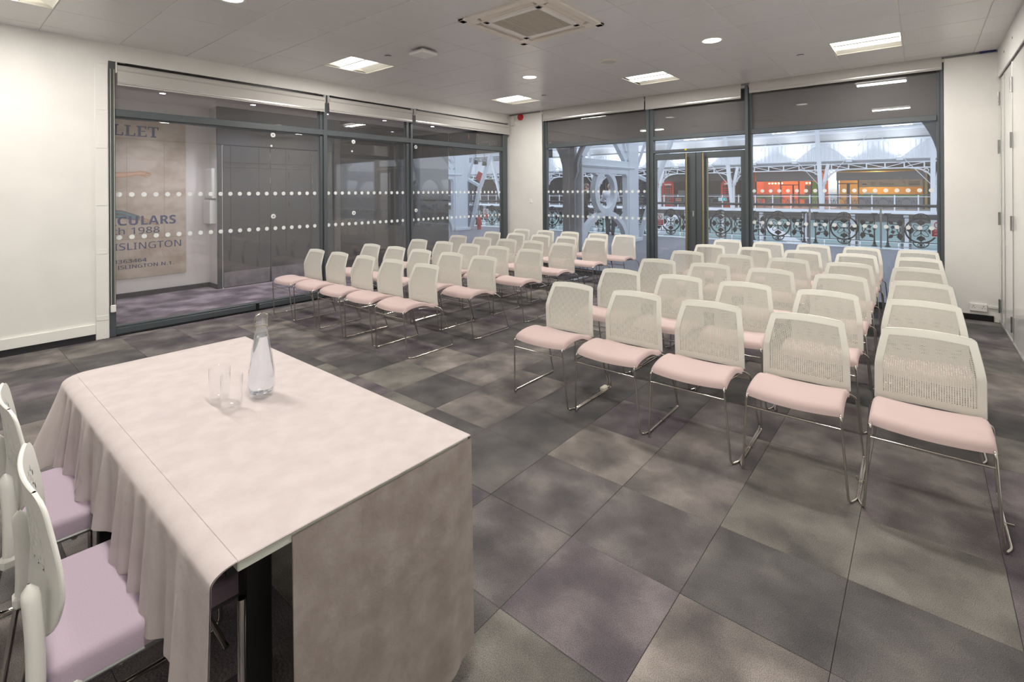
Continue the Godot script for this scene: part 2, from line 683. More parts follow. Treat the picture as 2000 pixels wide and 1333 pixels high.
# ---------------------------------------------------------------- room shell
func build_room() -> void:
	var fl := struct("floor", "dark grey carpet tile floor of the meeting room", "floor")
	obj("floor_slab", MB.new().box(Vector3(-0.12, -0.3, -0.12), Vector3(ROOM_X + 0.2, -0.012, ROOM_Z + 0.2)), M.carpet_base, fl)
	obj("carpet_field", MB.new().box(Vector3(0, -0.012, 7.9), Vector3(ROOM_X, 0, ROOM_Z)), M.carpet[1], fl)
	var rng := RandomNumberGenerator.new()
	rng.seed = 77
	var p := 0.4665
	var xs := [0.0]
	var k := ceili((0.0 - 5.228) / p + 0.01)
	while 5.228 + k * p < ROOM_X:
		xs.append(5.228 + k * p)
		k += 1
	xs.append(ROOM_X)
	var zs := [0.0]
	k = ceili((0.0 - 5.826) / p + 0.2)
	while 5.826 + k * p < 7.9:
		zs.append(5.826 + k * p)
		k += 1
	zs.append(7.9)
	# tones read off the carpet nearest the table; elsewhere drawn at random
	for i in xs.size() - 1:
		for j in zs.size() - 1:
			if xs[i + 1] - xs[i] < 0.02 or zs[j + 1] - zs[j] < 0.02:
				continue
			var pick := rng.randi_range(0, 9)
			var v: int = [0, 1, 3, 4, 5, 1, 3, 0, 2, 4][pick]
			var h := rng.randf_range(-0.0012, 0.0)
			obj("carpet_tile", MB.new().box(Vector3(xs[i] + 0.0006, -0.012, zs[j] + 0.0006), Vector3(xs[i + 1] - 0.0006, h, zs[j + 1] - 0.0006), 0.0012), M.carpet[v], fl)

	# left wall: header over the corridor glazing, solid beyond it
	var wl := MB.new()
	wl.box(Vector3(-0.12, 0, 6.365), Vector3(0, CEIL, ROOM_Z + 0.2))
	wl.box(Vector3(-0.12, 2.832, -0.15), Vector3(0, CEIL, 6.365))
	var w := struct("wall_left", "white wall with header over the corridor glazing", "wall", wl, M.wall)
	obj("trunking", MB.new().box(Vector3(0, 0.0, 6.372), Vector3(0.016, 2.79, 6.474), 0.003), M.wall, w)
	for y in [0.19, 0.86, 1.35, 1.93, 2.32]:
		obj("trunking_clip", MB.new().box(Vector3(0.015, y, 6.378), Vector3(0.019, y + 0.05, 6.468), 0.002), M.wall, w)
	struct("baseboard_left", "white board above a dark plinth along the plain wall", "baseboard", MB.new().box(Vector3(0, 0.065, 6.476), Vector3(0.022, 0.163, ROOM_Z), 0.002), M.white)
	struct("trim_1", "dark recessed plinth under the white wall board", "skirting", MB.new().box(Vector3(0, 0, 6.476), Vector3(0.01, 0.066, ROOM_Z)), M.plinth)
	struct("wall_back", "white wall closing the room behind the table", "wall", MB.new().box(Vector3(-0.12, 0, ROOM_Z), Vector3(ROOM_X + 0.2, CEIL, ROOM_Z + 0.15)), M.wall)
	# window wall: the two solid ends and a head
	var wf := MB.new()
	wf.box(Vector3(-0.12, 0, -0.15), Vector3(0.815, CEIL, 0))
	wf.box(Vector3(6.583, 0, -0.15), Vector3(ROOM_X + 0.2, CEIL, 0))
	wf.box(Vector3(0.815, 2.95, -0.15), Vector3(6.583, CEIL, -0.002))
	struct("wall_window", "white wall ends either side of the gallery windows", "wall", wf, M.wall)
	obj("reveal_strip", MB.new().box(Vector3(0.778, 0, 0), Vector3(0.815, CEIL, 0.006), 0.002), M.wall, get_node("wall_window"))
	struct("baseboard_far", "short black skirting under the double socket", "baseboard", MB.new().box(Vector3(6.6, 0, 0), Vector3(6.99, 0.066, 0.014), 0.002), M.black)


func bead(mb: MB, a: Vector3, b: Vector3) -> void:
	mb.box(a, b, 0.003)


func dots(parent: Node, along: Vector3, start: Vector3, face: Vector3, count: int, pitch: float) -> void:
	var m := MB.new().disc(Vector3.ZERO, face, 0.0245, 0.0012, 18).mesh()
	for k in count:
		for y in [1.462, 1.013]:
			var o := obj("manifestation_dot", m, M.dot, parent)
			o.position = Vector3(start.x, y, start.z) + along * pitch * k


func roller_blind(label: String, a: Vector3, b: Vector3, top: float, bottom: float, show_roll: bool, out: Vector3) -> void:
	# a and b: ends of the roller axis; out: direction into the room
	var t := thing("roller_blind", label, "blind", (a + b) * 0.5 * Vector3(1, 0, 1) , 0.0, "grey roller blinds rolled up over the glazing")
	var o0 := t.position
	var e0 := a - o0
	var e1 := b - o0
	var r := 0.036
	if show_roll:
		var roll := MB.new().tube(PackedVector3Array([e0 + Vector3.UP * (top - r), e1 + Vector3.UP * (top - r)]), r, 16)
		obj("roller", roll, M.blind, t)
	var ff := out * (r * 0.55)
	var d := (e1 - e0)
	var fab := MB.new()
	fab.beam(e0 + Vector3.UP * ((top + bottom) * 0.5 - (r if show_roll else 0.0)) + ff, e1 + Vector3.UP * ((top + bottom) * 0.5 - (r if show_roll else 0.0)) + ff, (top - bottom) - (r if show_roll else 0.0) * 2.0 + 0.03, 0.002)
	obj("fabric", fab, M.blind, t)
	var bar := MB.new()
	bar.beam(e0 + Vector3.UP * (bottom + 0.012) + ff, e1 + Vector3.UP * (bottom + 0.012) + ff, 0.024, 0.014, Vector3.UP, 0.004)
	obj("bottom_bar", bar, M.alu, t)
	if show_roll:
		for e in [e0, e1]:
			var br := MB.new()
			var dir: Vector3 = (e - (e0 + e1) * 0.5).normalized()
			br.beam(e + dir * 0.006 + Vector3.UP * (top + 0.03), e + dir * 0.006 + Vector3.UP * (top - 0.085), 0.05, 0.006, out, 0.002)
			br.beam(e + dir * 0.004 + Vector3.UP * (top + 0.028), e - dir * 0.07 + Vector3.UP * (top + 0.028), 0.006, 0.05, Vector3.UP, 0.002)
			obj("bracket", br, M.white, t)


func build_left_glazing() -> void:
	var w := struct("window_1", "dark grey framed corridor glazing in three bays", "window")
	var x0 := -0.11
	var x1 := -0.004
	obj("jamb", MB.new().box(Vector3(x0, 0, 6.308), Vector3(x1, 2.83, 6.363), 0.003), M.frame, w)
	obj("jamb", MB.new().box(Vector3(x0, 0, 0.06), Vector3(x1, 2.83, 0.19), 0.003), M.frame, w)
	obj("mullion", MB.new().box(Vector3(x0, 0, 3.951), Vector3(x1, 2.83, 4.005), 0.003).box(Vector3(x0, 0, 4.005), Vector3(-0.03, 2.83, 4.046), 0.003), M.frame, w)
	obj("mullion", MB.new().box(Vector3(x0, 0, 2.447), Vector3(x1, 2.83, 2.487), 0.003).box(Vector3(x0, 0, 2.487), Vector3(-0.03, 2.83, 2.55), 0.003), M.frame, w)
	obj("transom", MB.new().box(Vector3(x0, 2.27, 0.19), Vector3(-0.008, 2.348, 6.308), 0.004).box(Vector3(x0, 2.255, 0.19), Vector3(-0.03, 2.275, 6.308), 0.003), M.frame, w)
	obj("bottom_rail", MB.new().box(Vector3(x0, 0.018, 0.19), Vector3(x1, 0.078, 6.308), 0.003).box(Vector3(x0, 0.078, 0.19), Vector3(-0.03, 0.097, 6.308), 0.003).box(Vector3(x0, 0.0, 0.19), Vector3(-0.03, 0.02, 6.308)), M.frame, w)
	obj("head_rail", MB.new().box(Vector3(x0, 2.775, 0.06), Vector3(-0.02, 2.832, 6.363)), M.black, w)
	var bays := [[4.046, 6.308], [2.55, 3.951], [0.19, 2.447]]
	for b in bays:
		var pane := obj("glass_pane", MB.new().box(Vector3(-0.056, 0.09, b[0]), Vector3(-0.046, 2.26, b[1])), M.glass, w)
		var n := int(floor((b[1] - b[0] - 0.06) / 0.1075)) + 1
		dots(pane, Vector3(0, 0, -1), Vector3(-0.046, 0, b[1] - 0.036), Vector3.RIGHT, n, 0.1075)
		obj("upper_pane", MB.new().box(Vector3(-0.056, 2.345, b[0]), Vector3(-0.046, 2.78, b[1])), M.glass, w)
	for z in [4.686, 3.516, 2.356]:
		for y in [2.216, 1.168]:
			obj("fixing_cap", MB.new().disc(Vector3(-0.046, y, z), Vector3.RIGHT, 0.03, 0.006, 20), M.dot, w)
			obj("fixing_screw", MB.new().disc(Vector3(-0.04, y, z), Vector3.RIGHT, 0.012, 0.004, 12), M.steel, w)
	for z in [4.707, 3.54]:
		obj("fixing_cap", MB.new().disc(Vector3(-0.046, 2.075, z), Vector3.RIGHT, 0.014, 0.005, 16), M.dot, w)
	obj("black_tape", MB.new().box(Vector3(-0.004, 0.02, 4.885), Vector3(-0.002, 0.09, 4.925)), M.black, w)
	roller_blind("grey roller blind over the corridor bay with the poster", Vector3(0.03, 0, 6.30), Vector3(0.03, 0, 4.02), 2.795, 2.60, true, Vector3.RIGHT)
	roller_blind("grey roller blind over the middle corridor bay", Vector3(0.03, 0, 3.95), Vector3(0.03, 0, 2.50), 2.80, 2.612, true, Vector3.RIGHT)
	roller_blind("grey roller blind over the corridor bay by the corner column", Vector3(0.03, 0, 2.43), Vector3(0.03, 0, 0.06), 2.805, 2.618, true, Vector3.RIGHT)
	var ch := thing("blind_chain", "beaded blind chain held by a white clip on the jamb nearest the plain wall", "chain", Vector3(0.01, 0, 6.335))
	obj("cord", MB.new().tube(fillet([Vector3(0, 2.75, -0.015), Vector3(0, 0.30, -0.015), Vector3(0, 0.28, 0), Vector3(0, 0.30, 0.015), Vector3(0, 2.75, 0.015)], 0.01), 0.0022, 6), M.rubber, ch)
	obj("clip", MB.new().box(Vector3(-0.012, 0.255, -0.022), Vector3(0.014, 0.33, 0.022), 0.006), M.white, ch)


func build_window_wall() -> void:
	var z0 := -0.1
	var z1 := -0.006
	var w2 := struct("window_2", "dark framed gallery window nearest the corridor", "window")
	obj("jamb", MB.new().box(Vector3(0.817, 0, z0), Vector3(0.86, 2.98, z1), 0.003).box(Vector3(0.86, 0, z0), Vector3(0.9, 2.98, -0.03), 0.003), M.frame, w2)
	obj("mullion", MB.new().box(Vector3(2.925, 0, z0), Vector3(2.975, 2.98, z1 + 0.03), 0.003).box(Vector3(2.975, 0, z0), Vector3(3.035, 2.98, -0.01), 0.003), M.frame, w2)
	obj("transom", MB.new().box(Vector3(0.9, 2.285, z0), Vector3(2.925, 2.348, z1), 0.004), M.frame, w2)
	obj("bottom_rail", MB.new().box(Vector3(0.9, 0.0, z0), Vector3(2.925, 0.08, z1), 0.004), M.frame, w2)
	var pane := obj("glass_pane", MB.new().box(Vector3(0.895, 0.075, -0.056), Vector3(2.93, 2.29, -0.046)), M.glass, w2)
	dots(pane, Vector3.RIGHT, Vector3(0.93, 0, -0.046), Vector3.BACK, 19, 0.1075)
	obj("upper_pane", MB.new().box(Vector3(0.895, 2.343, -0.056), Vector3(2.93, 2.96, -0.046)), M.glass, w2)
	obj("blanking_panel", MB.new().box(Vector3(0.895, 2.343, -0.095), Vector3(2.93, 2.96, -0.075)), M.transom_panel, w2)

	var d := struct("door_1", "dark framed glazed double doors to the gallery", "door")
	obj("head_frame", MB.new().box(Vector3(3.035, 2.075, z0), Vector3(4.433, 2.122, z1), 0.004), M.frame, d)
	obj("transom", MB.new().box(Vector3(3.035, 2.285, z0), Vector3(4.433, 2.348, z1), 0.004), M.frame, d)
	obj("overlight_pane", MB.new().box(Vector3(3.03, 2.118, -0.056), Vector3(4.44, 2.29, -0.046)), M.glass, d)
	obj("upper_pane", MB.new().box(Vector3(3.03, 2.343, -0.056), Vector3(4.44, 2.96, -0.046)), M.glass, d)
	obj("blanking_panel", MB.new().box(Vector3(3.03, 2.343, -0.095), Vector3(4.44, 2.96, -0.075)), M.transom_panel, d)
	obj("sensor_tag", MB.new().box(Vector3(3.55, 2.10, z1), Vector3(3.58, 2.125, z1 + 0.004), 0.001), mat(Color8(214, 200, 30), 0.5), d)
	obj("threshold", MB.new().box(Vector3(3.035, 0, z0), Vector3(4.433, 0.012, z1), 0.003), M.alu, d)
	for s in [0, 1]:
		var leaf := MB.new()
		var a := 3.04 if s == 0 else 3.719
		var b := 3.713 if s == 0 else 4.43
		var ga := 3.075 if s == 0 else 3.868
		var gb := 3.57 if s == 0 else 4.362
		leaf.box(Vector3(a, 0.012, -0.085), Vector3(ga, 2.062, -0.025), 0.003)
		leaf.box(Vector3(gb, 0.012, -0.085), Vector3(b, 2.062, -0.025), 0.003)
		leaf.box(Vector3(ga, 1.965, -0.085), Vector3(gb, 2.062, -0.025), 0.003)
		leaf.box(Vector3(ga, 0.012, -0.085), Vector3(gb, 0.20, -0.025), 0.003)
		var lf := obj("door_leaf", leaf, M.frame, d)
		obj("glass_pane", MB.new().box(Vector3(ga - 0.005, 0.195, -0.06), Vector3(gb + 0.005, 1.97, -0.05)), M.glass, lf)
		var hx := 3.592 if s == 0 else 3.842
		for zz in [0.045, -0.155]:
			var hb := MB.new().tube(PackedVector3Array([Vector3(hx, 0.25, zz), Vector3(hx, 2.045, zz)]), 0.017, 14)
			for y in [0.45, 1.15, 1.85]:
				hb.tube(PackedVector3Array([Vector3(hx, y, zz), Vector3(hx, y, -0.055)]), 0.008, 8)
			obj("pull_handle", hb, M.brass, lf)
	obj("lock_plate", MB.new().box(Vector3(3.66, 1.07, -0.025), Vector3(3.69, 1.16, -0.02), 0.002), M.steel, d)

	var w3 := struct("window_3", "wide dark framed gallery window nearest the folding partition", "window")
	obj("mullion", MB.new().box(Vector3(4.433, 0, z0), Vector3(4.475, 2.98, z1 + 0.03), 0.003).box(Vector3(4.475, 0, z0), Vector3(4.51, 2.98, -0.02), 0.003), M.frame, w3)
	obj("jamb", MB.new().box(Vector3(6.548, 0, z0), Vector3(6.58, 2.98, z1), 0.003).box(Vector3(6.52, 0, z0), Vector3(6.548, 2.98, -0.03), 0.003), M.frame, w3)
	obj("transom", MB.new().box(Vector3(4.51, 2.28, z0), Vector3(6.52, 2.348, z1), 0.004), M.frame, w3)
	obj("bottom_rail", MB.new().box(Vector3(4.51, 0.0, z0), Vector3(6.52, 0.08, z1), 0.004), M.frame, w3)
	pane = obj("glass_pane", MB.new().box(Vector3(4.505, 0.075, -0.056), Vector3(6.525, 2.285, -0.046)), M.glass, w3)
	dots(pane, Vector3.RIGHT, Vector3(4.535, 0, -0.046), Vector3.BACK, 19, 0.1075)
	obj("upper_pane", MB.new().box(Vector3(4.505, 2.343, -0.056), Vector3(6.525, 2.96, -0.046)), M.glass, w3)
	obj("blanking_panel", MB.new().box(Vector3(4.505, 2.343, -0.095), Vector3(6.525, 2.96, -0.075)), M.transom_panel, w3)

	roller_blind("grey roller blind over the gallery window nearest the corridor", Vector3(0.86, 0, 0.02), Vector3(2.905, 0, 0.02), 3.008, 2.815, false, Vector3.BACK)
	roller_blind("grey roller blind over the double doors", Vector3(2.925, 0, 0.02), Vector3(4.385, 0, 0.02), 3.008, 2.808, false, Vector3.BACK)
	roller_blind("grey roller blind over the window nearest the folding partition", Vector3(4.495, 0, 0.02), Vector3(6.565, 0, 0.02), 3.008, 2.872, false, Vector3.BACK)


func build_partition() -> void:
	var w := struct("wall_right", "white folding partition with hinged panels under a boxed head", "wall")
	obj("partition_backing", MB.new().box(Vector3(7.10, 0, -0.15), Vector3(7.24, CEIL, ROOM_Z + 0.2)), M.wall, w)
	obj("head_box", MB.new().box(Vector3(7.03, 2.70, 0.0), Vector3(7.10, CEIL, ROOM_Z), 0.004), M.wall, w)
	obj("head_track", MB.new().box(Vector3(7.045, 2.655, 0.0), Vector3(7.10, 2.70, ROOM_Z)), M.plinth, w)
	var zs := [0.004, 0.166, 0.442, 1.036, 2.26, 3.48, 4.70, 5.92, 7.14, 8.36]
	for i in zs.size() - 1:
		var p := obj("folding_panel", MB.new().box(Vector3(7.042, 0.03, zs[i] + 0.003), Vector3(7.10, 2.672, zs[i + 1] - 0.003), 0.002), M.wall_gloss, w)
		obj("edge_strip", MB.new().box(Vector3(7.036, 0.03, zs[i + 1] - 0.006), Vector3(7.05, 2.672, zs[i + 1] + 0.006), 0.002), M.alu, p)
		obj("bottom_track", MB.new().box(Vector3(7.034, 0.0, zs[i] + 0.003), Vector3(7.10, 0.03, zs[i + 1] - 0.003), 0.003), M.alu, p)
		if i in [0, 2]:
			var hz: float = 0.075 if i == 0 else 1.036
			for y in [[2.385, 2.53], [1.86, 2.01], [1.08, 1.22], [0.12, 0.27]]:
				var h := MB.new().box(Vector3(7.028, y[0], hz - 0.018), Vector3(7.042, y[1], hz + 0.018), 0.002)
				h.tube(PackedVector3Array([Vector3(7.026, y[0], hz), Vector3(7.026, y[1], hz)]), 0.006, 8)
				obj("hinge", h, M.steel, p)
	for z in [1.15, 0.55]:
		obj("screw_hole", MB.new().disc(Vector3(7.03, 2.87, z), Vector3.LEFT, 0.012, 0.002, 12), M.dark, w)


func build_ceiling() -> void:
	var c := struct("ceiling", "suspended ceiling of white metal tiles in a pale grid", "ceiling")
	# slab with openings where the lamps sit
	obj("ceiling_slab", MB.new().box(Vector3(-0.12, CEIL + 0.16, -0.15), Vector3(ROOM_X + 0.2, CEIL + 0.3, ROOM_Z + 0.2)), M.ceil_slab, c)
	var troffers := []
	for i in [-6, -2, 2]:
		for j in [1, 6, 11]:
			if not (i == -2 and j == 6):
				troffers.append(Vector2i(i, j))
	var grid := MB.new()
	for i in range(-8, 6):
		var gx := TX0 + i * TILE
		if gx > 0.0 and gx < ROOM_X:
			grid.box(Vector3(gx - 0.009, CEIL + 0.002, 0), Vector3(gx + 0.009, CEIL + 0.03, ROOM_Z))
	for j in range(-1, 16):
		var gz := TZ0 + j * TILE
		if gz > 0.0 and gz < ROOM_Z:
			grid.box(Vector3(0, CEIL + 0.004, gz - 0.009), Vector3(ROOM_X, CEIL + 0.03, gz + 0.009))
	obj("ceiling_grid", grid, M.grid, c)
	var full: ArrayMesh = null
	var ac := Rect2(3.202, 3.572, 0.945, 0.96)
	for i in range(-8, 5):
		for j in range(-1, 15):
			if Vector2i(i, j) in troffers:
				continue
			var a := Vector2(maxf(0.0, TX0 + i * TILE), maxf(0.0, TZ0 + j * TILE))
			var b := Vector2(minf(ROOM_X, TX0 + (i + 1) * TILE), minf(ROOM_Z, TZ0 + (j + 1) * TILE))
			if b.x - a.x < 0.03 or b.y - a.y < 0.03:
				continue
			if ac.grow(0.005).encloses(Rect2(a, b - a)):
				continue
			var perf := (i >= 1 and j >= 3) or (i <= -5 and j >= 9) or (i >= 3)
			var mm: StandardMaterial3D = M.ceil_perf if perf else M.ceil_tile
			if absf(b.x - a.x - TILE) < 0.001 and absf(b.y - a.y - TILE) < 0.001:
				if full == null:
					full = MB.new().box(Vector3(0.003, -0.003, 0.003), Vector3(TILE - 0.003, 0.02, TILE - 0.003), 0.0025).mesh()
				var o := obj("ceiling_tile", full, mm, c)
				o.position = Vector3(a.x, CEIL, a.y)
			else:
				obj("ceiling_tile", MB.new().box(Vector3(a.x + 0.003, CEIL - 0.003, a.y + 0.003), Vector3(b.x - 0.003, CEIL + 0.02, b.y - 0.003), 0.0025), mm, c)

	var where := {Vector2i(-6, 1): "recessed square light nearest the corner column", Vector2i(-2, 1): "recessed square light over the double doors with a green tag",
		Vector2i(2, 1): "recessed square light before the window by the folding partition", Vector2i(-6, 6): "recessed square light along the corridor glazing by the access point",
		Vector2i(2, 6): "recessed square light over the middle of the partition side", Vector2i(-6, 11): "recessed square light cut off at the top corner over the plain wall",
		Vector2i(-2, 11): "recessed square light over the speakers table", Vector2i(2, 11): "recessed square light over the camera end of the partition"}
	for ij in troffers:
		troffer(Vector3(TX0 + (ij.x + 0.5) * TILE, CEIL, TZ0 + (ij.y + 0.5) * TILE), where[ij], ij == Vector2i(-2, 1))

	var dl := {Vector2(4.735, 2.41): "round downlight shining between the partition lights", Vector2(2.335, 2.35): "round downlight shining before the corner column", Vector2(2.2, 6.03): "round downlight cut off at the top edge over the corridor side", Vector2(4.735, 6.03): "round downlight over the front of the right block"}
	for p in dl:
		var lab: String = dl[p]
		if p == Vector2(4.735, 6.03):
			lab = "round downlight over the front row by the partition"
		var t := thing("downlight", lab, "ceiling light", Vector3(p.x, CEIL, p.y), 0.0, "round ceiling downlights")
		obj("trim_ring", MB.new().lathe(Vector3.ZERO, PackedVector2Array([Vector2(0.088, 0.0), Vector2(0.112, 0.0), Vector2(0.112, -0.006), Vector2(0.100, -0.009), Vector2(0.088, -0.004), Vector2(0.088, 0.0)]), 32), M.white, t)
		obj("lens", MB.new().disc(Vector3(0, -0.003, 0), Vector3.DOWN, 0.09, 0.002, 32), glow(Color(1, 0.98, 0.95), 2.4), t)
		spot(Vector3(0, -0.02, 0), Vector3.DOWN, 70.0, 0.55, Color(1, 0.97, 0.92), 0.09, t)

	# air-conditioning cassette
	var at := Vector3(3.675, CEIL, 4.05)
	var t := thing("air_conditioner", "square four-way ceiling air conditioner with louvred centre grille", "air conditioner", at)
	var h := 0.4725
	var body := MB.new()
	var yb := -0.022
	# outer frame made of four strips, inner square ring and slots between
	for k in 4:
		var keep := body.x
		body.x = Transform3D(Basis(Vector3.UP, k * PI / 2), Vector3.ZERO)
		body.box(Vector3(-h, yb, -h), Vector3(h, 0.0, -h + 0.065), 0.004)
		body.box(Vector3(-h + 0.065, yb, -h + 0.065), Vector3(-h + 0.155, 0, -h + 0.155), 0.002)
		body.box(Vector3(-h + 0.155, yb, -h + 0.13), Vector3(h - 0.155, 0, -h + 0.155), 0.002)
		body.box(Vector3(-h + 0.155, 0.03, -h + 0.06), Vector3(h - 0.155, 0.04, -h + 0.135))
		body.x = keep
	obj("housing", body, mat(Color8(232, 226, 216), 0.4), t)
	var inner := MB.new()
	for k in 4:
		inner.x = Transform3D(Basis(Vector3.UP, k * PI / 2), Vector3.ZERO)
		inner.box(Vector3(-0.315, yb - 0.004, -0.315), Vector3(0.315, 0.0, -0.262), 0.004)
	obj("grille_frame", inner, M.white, t)
	obj("filter", MB.new().box(Vector3(-0.262, -0.006, -0.262), Vector3(0.262, 0.0, 0.262)), mat(Color8(120, 112, 102), 0.8), t)
	var gm := MB.new().box(Vector3(-0.262, yb - 0.002, -0.0035), Vector3(0.262, -0.006, 0.0035), 0.001).mesh()
	var louvre := mat(Color8(205, 198, 186), 0.5)
	for k in 34:
		var s := obj("grille_slat", gm, louvre, t)
		s.position.z = -0.255 + k * 0.01545
	for k in 3:
		var s := obj("grille_bar", MB.new().box(Vector3(-0.003, yb - 0.003, -0.262), Vector3(0.003, -0.006, 0.262)), louvre, t)
		s.position.x = -0.13 + k * 0.13
	for k in 4:
		var f := MB.new()
		f.x = Transform3D(Basis(Vector3.UP, k * PI / 2), Vector3.ZERO) * Transform3D(Basis(Vector3.RIGHT, 0.35), Vector3(0, -0.012, -h + 0.098))
		f.box(Vector3(-0.29, -0.003, -0.026), Vector3(0.29, 0.003, 0.026), 0.002)
		obj("air_flap", f, mat(Color8(226, 220, 210), 0.4), t)
		var dk := MB.new()
		dk.x = Transform3D(Basis(Vector3.UP, k * PI / 2), Vector3.ZERO)
		dk.box(Vector3(-h + 0.155, 0.004, -h + 0.065), Vector3(h - 0.155, 0.006, -h + 0.13))
		obj("air_slot", dk, M.dark, t)

	# small ceiling fittings
	t = thing("access_point", "white square wireless access point hung under the ceiling tiles", "access point", Vector3(2.243, CEIL, 4.11))
	obj("cover", MB.new().box(Vector3(-0.115, -0.062, -0.115), Vector3(0.115, -0.03, 0.115), 0.014), mat(Color8(240, 240, 238), 0.3), t)
	obj("back_plate", MB.new().box(Vector3(-0.105, -0.032, -0.105), Vector3(0.105, -0.02, 0.105), 0.004), M.alu, t)
	obj("mount", MB.new().box(Vector3(-0.06, -0.02, -0.06), Vector3(0.06, 0.0, 0.06), 0.004), M.dark, t)
	t = thing("ceiling_speaker", "round cream ceiling speaker with a raised rim", "speaker", Vector3(3.535, CEIL, 2.385))
	obj("rim", MB.new().lathe(Vector3.ZERO, PackedVector2Array([Vector2(0.112, 0.0), Vector2(0.112, -0.008), Vector2(0.102, -0.016), Vector2(0.088, -0.018), Vector2(0.086, -0.01), Vector2(0.086, 0)]), 32), mat(Color8(226, 222, 208), 0.4), t)
	obj("grille", MB.new().disc(Vector3(0, -0.004, 0), Vector3.DOWN, 0.087, 0.008, 32), mat(Color8(196, 198, 194), 0.6), t)
	var caps := {Vector2(1.756, 4.214): "small round sprinkler cap by the access point", Vector2(5.325, 1.19): "small round sprinkler cap near the window by the partition", Vector2(1.735, 1.204): "small round sprinkler cap near the corner column"}
	for p in caps:
		t = thing("sprinkler_cap", caps[p], "sprinkler", Vector3(p.x, CEIL - 0.003, p.y), 0.0, "sprinkler caps in the ceiling")
		obj("cap_plate", MB.new().disc(Vector3(0, -0.008, 0), Vector3.DOWN, 0.042, 0.003, 24), M.ceil_tile, t)
		obj("stem", MB.new().lathe(Vector3.ZERO, PackedVector2Array([Vector2(0.036, 0), Vector2(0.036, -0.008)]), 20), M.dark, t)
	tag(obj("tape_scrap", MB.new().box(Vector3(6.88, CEIL - 0.02, 0.001), Vector3(7.02, CEIL - 0.002, 0.03), 0.006), mat(Color8(34, 40, 110), 0.5)), "scrap of dark blue tape tucked in the ceiling corner by the partition", "tape")


func troffer(at: Vector3, label: String, green: bool) -> void:
	var t := thing("ceiling_light", label, "ceiling light", at, 0.0, "recessed square ceiling lights")
	var s := 0.297
	var body := MB.new()
	# curved side reflectors
	for k in [-1.0, 1.0]:
		body.skin(func(u: float, w: float) -> Vector3:
			var zz: float = lerpf(0.092, s, w)
			var yy: float = 0.085 * cos(w * PI * 0.5)
			return Vector3(lerpf(-s, s, u), yy, zz * k), 1, 8, k > 0.0)
	for k in [-1.0, 1.0]:
		body.box(Vector3(k * s, 0.0, -s), Vector3(k * (s - 0.004), 0.09, s))
	body.box(Vector3(-s, 0.086, -s), Vector3(s, 0.1, s))
	body.box(Vector3(-s, -0.003, s - 0.006), Vector3(s, 0.02, s)).box(Vector3(-s, -0.003, -s), Vector3(s, 0.02, -s + 0.006))
	body.box(Vector3(-s, -0.003, -s), Vector3(-s + 0.006, 0.02, s)).box(Vector3(s - 0.006, -0.003, -s), Vector3(s, 0.02, s))
	obj("reflector", body, mat(Color8(244, 242, 232), 0.35), t)
	var dif := MB.new().box(Vector3(-s + 0.012, 0.004, -0.088), Vector3(s - 0.012, 0.05, 0.088), 0.006)
	obj("diffuser", dif, glow(Color(1, 0.985, 0.96), 2.6), t)
	obj("lamp_rail", MB.new().box(Vector3(-s + 0.01, 0.002, -0.094), Vector3(s - 0.01, 0.012, -0.088)).box(Vector3(-s + 0.01, 0.002, 0.088), Vector3(s - 0.01, 0.012, 0.094)), M.alu, t)
	if green:
		obj("emergency_tag", MB.new().disc(Vector3(-0.2, 0.03, -0.2), Vector3.DOWN, 0.03, 0.004, 20), mat(Color8(60, 210, 120), 0.5), t)
	area(Vector3(0, -0.006, 0), Vector2(0.57, 0.17), LAMP_E, Color(1, 0.975, 0.945), Vector3.DOWN, t)


